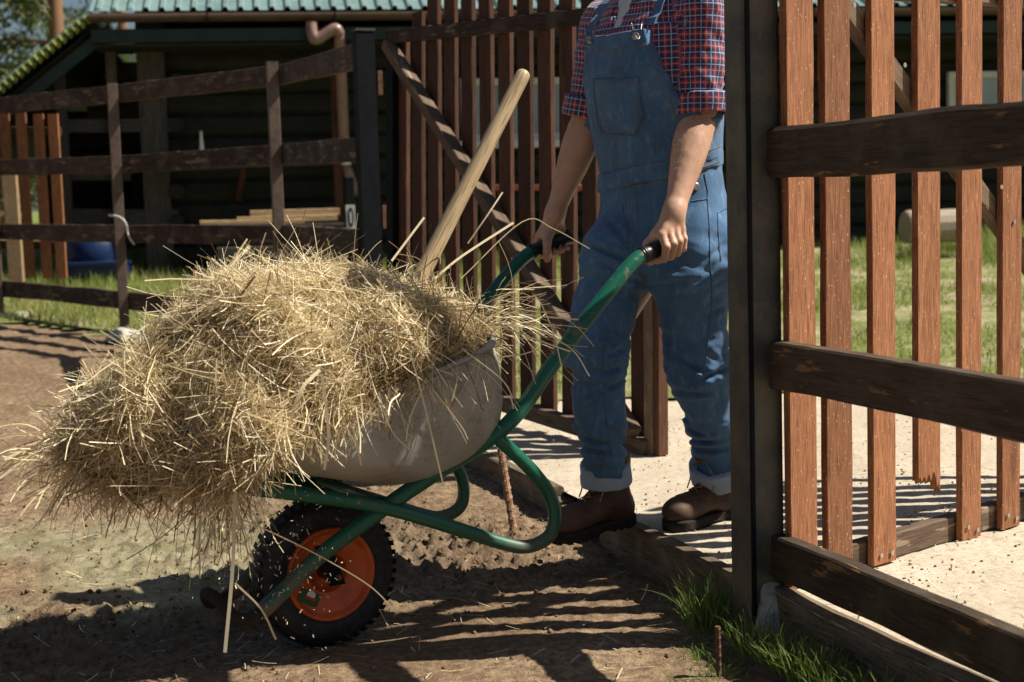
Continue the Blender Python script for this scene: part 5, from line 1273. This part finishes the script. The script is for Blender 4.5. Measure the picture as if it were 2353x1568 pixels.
# ---- boots (local x forward, y left, z up)
t = NT('brown_leather'); co = t.tc(); n1 = t.noise(co, 14, 5, .6); n2 = t.noise(co, 130, 4, .6)
c = t.mix(t.ramp(n1, [(.35, 0.0), (.65, 1.0)]), (.060, .032, .020), (.115, .062, .036)); c = t.mix(t.ramp(n2, [(.58, 0.0), (.72, .4)]), c, (.2, .14, .1))
M['leather'] = t.bsdf(c, .55, .35, bump=n2, bs=.25, bd=.002)
M['collarl'] = plain('tan_leather', (.22, .105, .05), .65, 0, .3, 60, .4, .3)
M['sole'] = plain('rubber_sole', (.018, .013, .010), .8, 0, .3, 60, -1.0, .5)
M['lace'] = plain('tan_lace', (.34, .22, .11), .8, 0, .2, 200, .3)
def ex(X, Y, Z, c, r): return ell(X, Y, Z, c, r)
def upper(X, Y, Z):
    d = ex(X, Y, Z, (.232, .0, .056), (.062, .050, .044)); d = smin(d, cone(X, Y, Z, (.21, 0, .058), (.09, 0, .085), .040, .048), .025)
    d = smin(d, ex(X, Y, Z, (.045, 0, .060), (.055, .040, .055)), .03); d = smin(d, cone(X, Y, Z, (.065, 0, .09), (.055, 0, .215), .047, .056), .03)
    d = smin(d, cone(X, Y, Z, (.102, 0, .10), (.066, 0, .17), .040, .040), .03)
    d = np.maximum(d, .022-Z); d = np.maximum(d, Z-.225+.0*X); d = np.maximum(d, -cone(X, Y, Z, (.057, 0, .20), (.057, 0, .30), .047, .052))
    def wr(x, y, z):
        cr = np.exp(-((x-.15)/.05)**2)*.004*np.abs(fbm(x*40, y*12, z*20, 2, 181)); se = -.0018*(np.abs(z-.075-.15*np.maximum(x-.1, 0)) < .0025) - .0018*(np.abs(x-.02-.3*z) < .002)*(z < .1)
        return .002*fbm(x*16, y*16, z*16, 2, 183)+cr-se
    return near_disp(d, X, Y, Z, wr, .015)
def solef(X, Y, Z):
    xc = np.clip(X, .03, .25); w_ = np.interp(X, [-.01, .03, .09, .14, .2, .25, .30], [.036, .040, .036, .040, .053, .050, .04])
    e = np.maximum(np.abs(Y)-w_, 0); dx = np.where(X < .03, .03-X, np.where(X > .245, X-.245, 0))
    d = np.sqrt(dx**2+(np.where(dx > 0, np.abs(Y), e))**2) - np.where(dx > 0, w_+.002, .003); d = np.where(dx > 0, d, np.abs(Y)-w_-.003)
    zb_ = np.where((X > .10) & (X < .15), .010, 0); d = np.maximum(d, np.maximum(Z-.036, zb_-Z))
    lug_ = (np.sin(X*260) > .3)*(Z < .010)*.004; return d+lug_
uv_, uf_ = nets(upper, (-.03, -.075, .0), (.32, .075, .24), .0042); sv_, sf_ = nets(solef, (-.03, -.07, -.01), (.32, .07, .045), .0042)
def boot(toe, heel, lab, nm_lab=None):
    x = (toe-heel); x.normalize(); y = UZ.cross(x).normalized(); z = x.cross(y); o = heel + x*.0
    Mx = Matrix(((x.x, y.x, z.x, o.x), (x.y, y.y, z.y, o.y), (x.z, y.z, z.z, o.z), (0, 0, 0, 1)))
    b_ = mk('boot', uv_, uf_, M['leather'], pe, M=Mx, smooth=True, label=lab); 
    def W3(p): return Mx @ Vector(p)
    o2 = mk('sole', sv_, sf_, M['sole'], b_, M=Mx, smooth=True)
    v, f = nets(lambda X, Y, Z: np.maximum(np.maximum(cone(X, Y, Z, (.062, 0, .19), (.056, 0, .24), .058, .060), np.abs(Z-.21)-.016), -cone(X, Y, Z, (.057, 0, .18), (.057, 0, .3), .048, .05)), (-.02, -.08, .18), (.14, .08, .24), .004)
    mk('padded_collar', v, f, M['collarl'], b_, M=Mx, smooth=True)
    # tongue
    vs = []
    for i in range(7):
        s_ = i/6
        for j in range(7): a = (j/6-.5)*2; vs.append(W3((.100+.010*s_+.045*s_**2.2-.016*a*a, a*.036*(1-.35*s_**3), .155+.065*s_-.03*s_**3)))
    tg = mk('tongue', vs, [(i*7+j, i*7+j+1, (i+1)*7+j+1, (i+1)*7+j) for i in range(6) for j in range(6)], M['collarl'], b_, smooth=True); m_ = tg.modifiers.new('thick', 'SOLIDIFY'); m_.thickness = .006
    lc = []
    bl = BVHTree.FromPolygons([tuple(p) for p in uv_], [tuple(int(i) for i in q) for q in uf_])
    rows = [(.175, .092), (.158, .108), (.143, .125), (.130, .145), (.122, .168), (.120, .190)]
    def surf(x_, z_, yy):
        d_ = Vector((.55, yy*12, .75)).normalized(); o_ = Vector((x_-.03, 0, z_-.03))+d_*.3; h = bl.ray_cast(o_, -d_); return (h[0]+d_*.002) if h[0] else Vector((x_, yy, z_))
    for i in range(len(rows)-1):
        (xa, za), (xb, zb_) = rows[i], rows[i+1]
        for sg_ in (-1, 1):
            p0 = surf(xa, za, sg_*.024); p1 = surf(xb, zb_, -sg_*.024); pm = (p0+p1)/2+Vector((.005, 0, .005)); lc.append(sweep([W3(p) for p in smooth_path([p0, pm, p1], 4)], .0022, 6))
    for sg_ in (-1, 1): lc.append(sweep([W3(p) for p in smooth_path([Vector((.14, sg_*.02, .185)), Vector((.145, sg_*.040, .17)), Vector((.135, sg_*.050, .135)), Vector((.150, sg_*.050, .105))], 5)], .0022, 6))
    V_, F_ = join(lc); mk('laces', V_, F_, M['lace'], b_, smooth=True)
    return b_
hR = P(1452, 1203, 4.36); tR = P(1240, 1262, 4.17); boot(hR+(tR-hR).normalized()*.3, hR, 'boot stepping off the edge of the sand with its toe down')
hL = Vector((P(1703, 1212, 4.46).x, 4.46, .153)); tL = PZ(1528, 1226, .150); boot(tL, tL+(hL-tL).normalized()*.30, 'boot planted flat on the sand')
# ============================================================ SMALL THINGS ON THE GROUND
a_, b_ = P(1649, 1440, 3.38), P(1656, 1700, 3.38); ax_ = (b_-a_).normalized(); vs = []; n = 90; m = 10
for i in range(n+1):
    for j in range(m):
        an = 2*math.pi*j/m; rr_ = .006+(.0014 if math.sin(i*.9*1.0+an) > .45 else 0); vs.append(a_+(b_-a_)*i/n+(Vector((1, 0, 0))*math.cos(an)+Vector((0, 1, 0))*math.sin(an))*rr_)
fs = [(i*m+j, i*m+(j+1) % m, (i+1)*m+(j+1) % m, (i+1)*m+j) for i in range(n) for j in range(m)]+[tuple(range(m))]
mk('steel_stake', vs, fs, M['rust'], label='rusty ribbed steel stake upright in the grass left of the gate post', cat='stake', group='rusty stakes')
a_, b_ = P(1150, 1030, 4.72), P(1180, 1215, 4.66); vs = []
for i in range(61):
    for j in range(m):
        an = 2*math.pi*j/m; rr_ = .0115+(.002 if math.sin(i*.9+an) > .45 else 0); vs.append(a_+(b_-a_)*i/60+(Vector((1, 0, 0))*math.cos(an)+Vector((0, 1, 0))*math.sin(an))*rr_)
fs = [(i*m+j, i*m+(j+1) % m, (i+1)*m+(j+1) % m, (i+1)*m+j) for i in range(60) for j in range(m)]+[tuple(range(m))]
M['muddyrust'] = plain('muddy_rust', (.34, .20, .12), .9, 0, .2, 50, .5, .6)
mk('steel_stake', vs, fs, M['muddyrust'], label='muddy orange-brown stake at the broken end of the edging board', cat='stake', group='rusty stakes')
# tufts
parts = []; tint = []; off = 0; Vg = []; Fg = []
def addt(cx, cy, cz, n_, rad, h, w_, lean=.6):
    global off
    V, Fq, q = tuft(cx, cy, cz, n_, rad, h, w_, lean); Vg.append(V); Fg.append(Fq+off); off += len(V); tint.append(np.repeat(rng.beta(2, 2, n_), q))
def flushg(label):
    global off
    mk('grass_tuft', np.concatenate(Vg), np.concatenate(Fg), M['grassnear'], attrs={'tint': np.concatenate(tint)}, kind='stuff', label=label, cat='grass'); Vg.clear(); Fg.clear(); tint.clear(); off = 0
for i in range(16):
    u = rng.uniform(1590, 1675); v_ = rng.uniform(1385, 1470); p = PZ(u, v_, .02); addt(p.x, p.y, .03, 24, .035, .13+.07*rng.uniform(), .0045)
for i in range(16):
    u = rng.uniform(1560, 1680); v_ = rng.uniform(1480, 1560); p = PZ(u, v_, .02); addt(p.x, p.y, .01, 16, .05, .05, .003, 1.2)
flushg('long green grass tuft growing left of the gate post foot')
for i in range(28):
    s_ = rng.uniform(.1, .75); p = FL0 + RD*s_ - FN*(rng.uniform(.055, .13)); addt(p.x, p.y, .045, 26, .035, .085+.04*rng.uniform()+.05*s_, .0042)
flushg('sunlit green grass along the board under the lowest rail')
# clods
def lumps(n_, xf, smin_, smax_, name, mat, label, cat, zf=dirtz, kind='stuff', seed=3):
    rg = np.random.default_rng(seed); ico = []; 
    t_ = (1+5**.5)/2; b = np.array([(-1, t_, 0), (1, t_, 0), (-1, -t_, 0), (1, -t_, 0), (0, -1, t_), (0, 1, t_), (0, -1, -t_), (0, 1, -t_), (t_, 0, -1), (t_, 0, 1), (-t_, 0, -1), (-t_, 0, 1)])/1.9
    fc = np.array([(0, 11, 5), (0, 5, 1), (0, 1, 7), (0, 7, 10), (0, 10, 11), (1, 5, 9), (5, 11, 4), (11, 10, 2), (10, 7, 6), (7, 1, 8), (3, 9, 4), (3, 4, 2), (3, 2, 6), (3, 6, 8), (3, 8, 9), (4, 9, 5), (2, 4, 11), (6, 2, 10), (8, 6, 7), (9, 8, 1)])
    x, y = xf(rg, n_); n_ = len(x); r_ = smin_+(smax_-smin_)*rg.uniform(0, 1, n_)**3
    V = b[None]*(1+rg.uniform(-.55, .55, (n_, 12, 1)))*r_[:, None, None]*rg.uniform(.6, 1.2, (n_, 1, 3)); V += np.stack([x, y, zf(x, y)+r_*.25], 1)[:, None]
    mk(name, V.reshape(-1, 3), (fc[None]+(np.arange(n_)*12)[:, None, None]).reshape(-1, 3), mat, kind=kind, label=label, cat=cat)
def fch(rg, n_):
    x = rg.uniform(-2.6, .6, n_*4); y = rg.uniform(2.9, 5.6, n_*4); k = (rg.uniform(0, 1, n_*4) < churn(x, y)*.9+.06) & (fdist(x, y) < -.03); return x[k][:n_], y[k][:n_]
M['clod'] = plain('soil_clod', (.23, .155, .095), .95, 0, .1, 60, .5, .9, thr=(.35, .6))
lumps(7000, fch, .0012, .0085, 'soil_crumbs', M['clod'], 'loose crumbs and clods of brown soil scattered over the mud', 'soil')
def fsd(rg, n_):
    x = rg.uniform(-.1, 2.2, n_*2); y = rg.uniform(2.8, 6.5, n_*2); k = (fdist(x, y) > .06) & (fbm(x*3, y*3, 4, 3, 7)+rg.normal(0, .5, n_*2) > .2); return x[k][:n_], y[k][:n_]
M['crumb'] = plain('brown_crumb', (.24, .165, .105), .95, 0, .1, 60, .5, .9)
lumps(4500, fsd, .0008, .0048, 'dirt_crumbs', M['crumb'], 'small dark dirt crumbs strewn over the pale sand', 'dirt', zf=sz, seed=9)
# straw litter
def litter(n_, xs, ys, zf, ok, seed, L0=.015, L1=.09):
    rg = np.random.default_rng(seed); x = rg.uniform(*xs, n_); y = rg.uniform(*ys, n_); k = ok(x, y, rg); x, y = x[k], y[k]; n_ = len(x)
    P0 = np.stack([x, y, zf(x, y)+.006], 1); a = rg.uniform(0, 6.28, n_); D = np.stack([np.cos(a), np.sin(a), rg.normal(.05, .12, n_)], 1)
    V, Fq, q = ribbons(P0, D, rg.uniform(L0, L1, n_), rg.uniform(.0012, .0036, n_), 3, .4, rg=rg, twist=np.tile([0, 0, 1.0], (n_, 1)), taper=False); return V, Fq, np.repeat(rg.uniform(.35, .95, n_), q)
A1 = litter(1300, (-2.4, .5), (2.9, 5.2), dirtz, lambda x, y, rg: (fdist(x, y) < -.05) & (rg.uniform(0, 1, len(x)) < .25+blob(x, y, -.7, 3.8, .9, .5)), 31)
A2 = litter(500, (0, 2), (3, 6), sz, lambda x, y, rg: fdist(x, y) > .06, 33, .01, .05)
mk('straw_litter', np.concatenate([A1[0], A2[0]]), np.concatenate([A1[1], A2[1]+len(A1[0])]), M['hay'], attrs={'tint': np.concatenate([A1[2], A2[2]])}, kind='stuff', label='loose bits of straw dropped on the mud and sand', cat='straw')
# chaff falling round the wheel
n = 230; s_ = rng.normal(0, 1, (n, 3)); P0 = np.array([tuple(Q(rng.normal(650, 75), rng.normal(1270, 90), -.16-rng.uniform(0, .1))) for _ in range(n)])
V, Fq, q = ribbons(P0, rng.normal(size=(n, 3))*[.5, .5, 1], rng.uniform(.003, .011, n), rng.uniform(.0012, .0028, n), 1, .1, taper=False)
mk('falling_chaff', V, Fq, M['hay'], attrs={'tint': np.full(len(V), .85)}, kind='stuff', label='tiny bits of chaff falling in front of the wheel', cat='chaff')
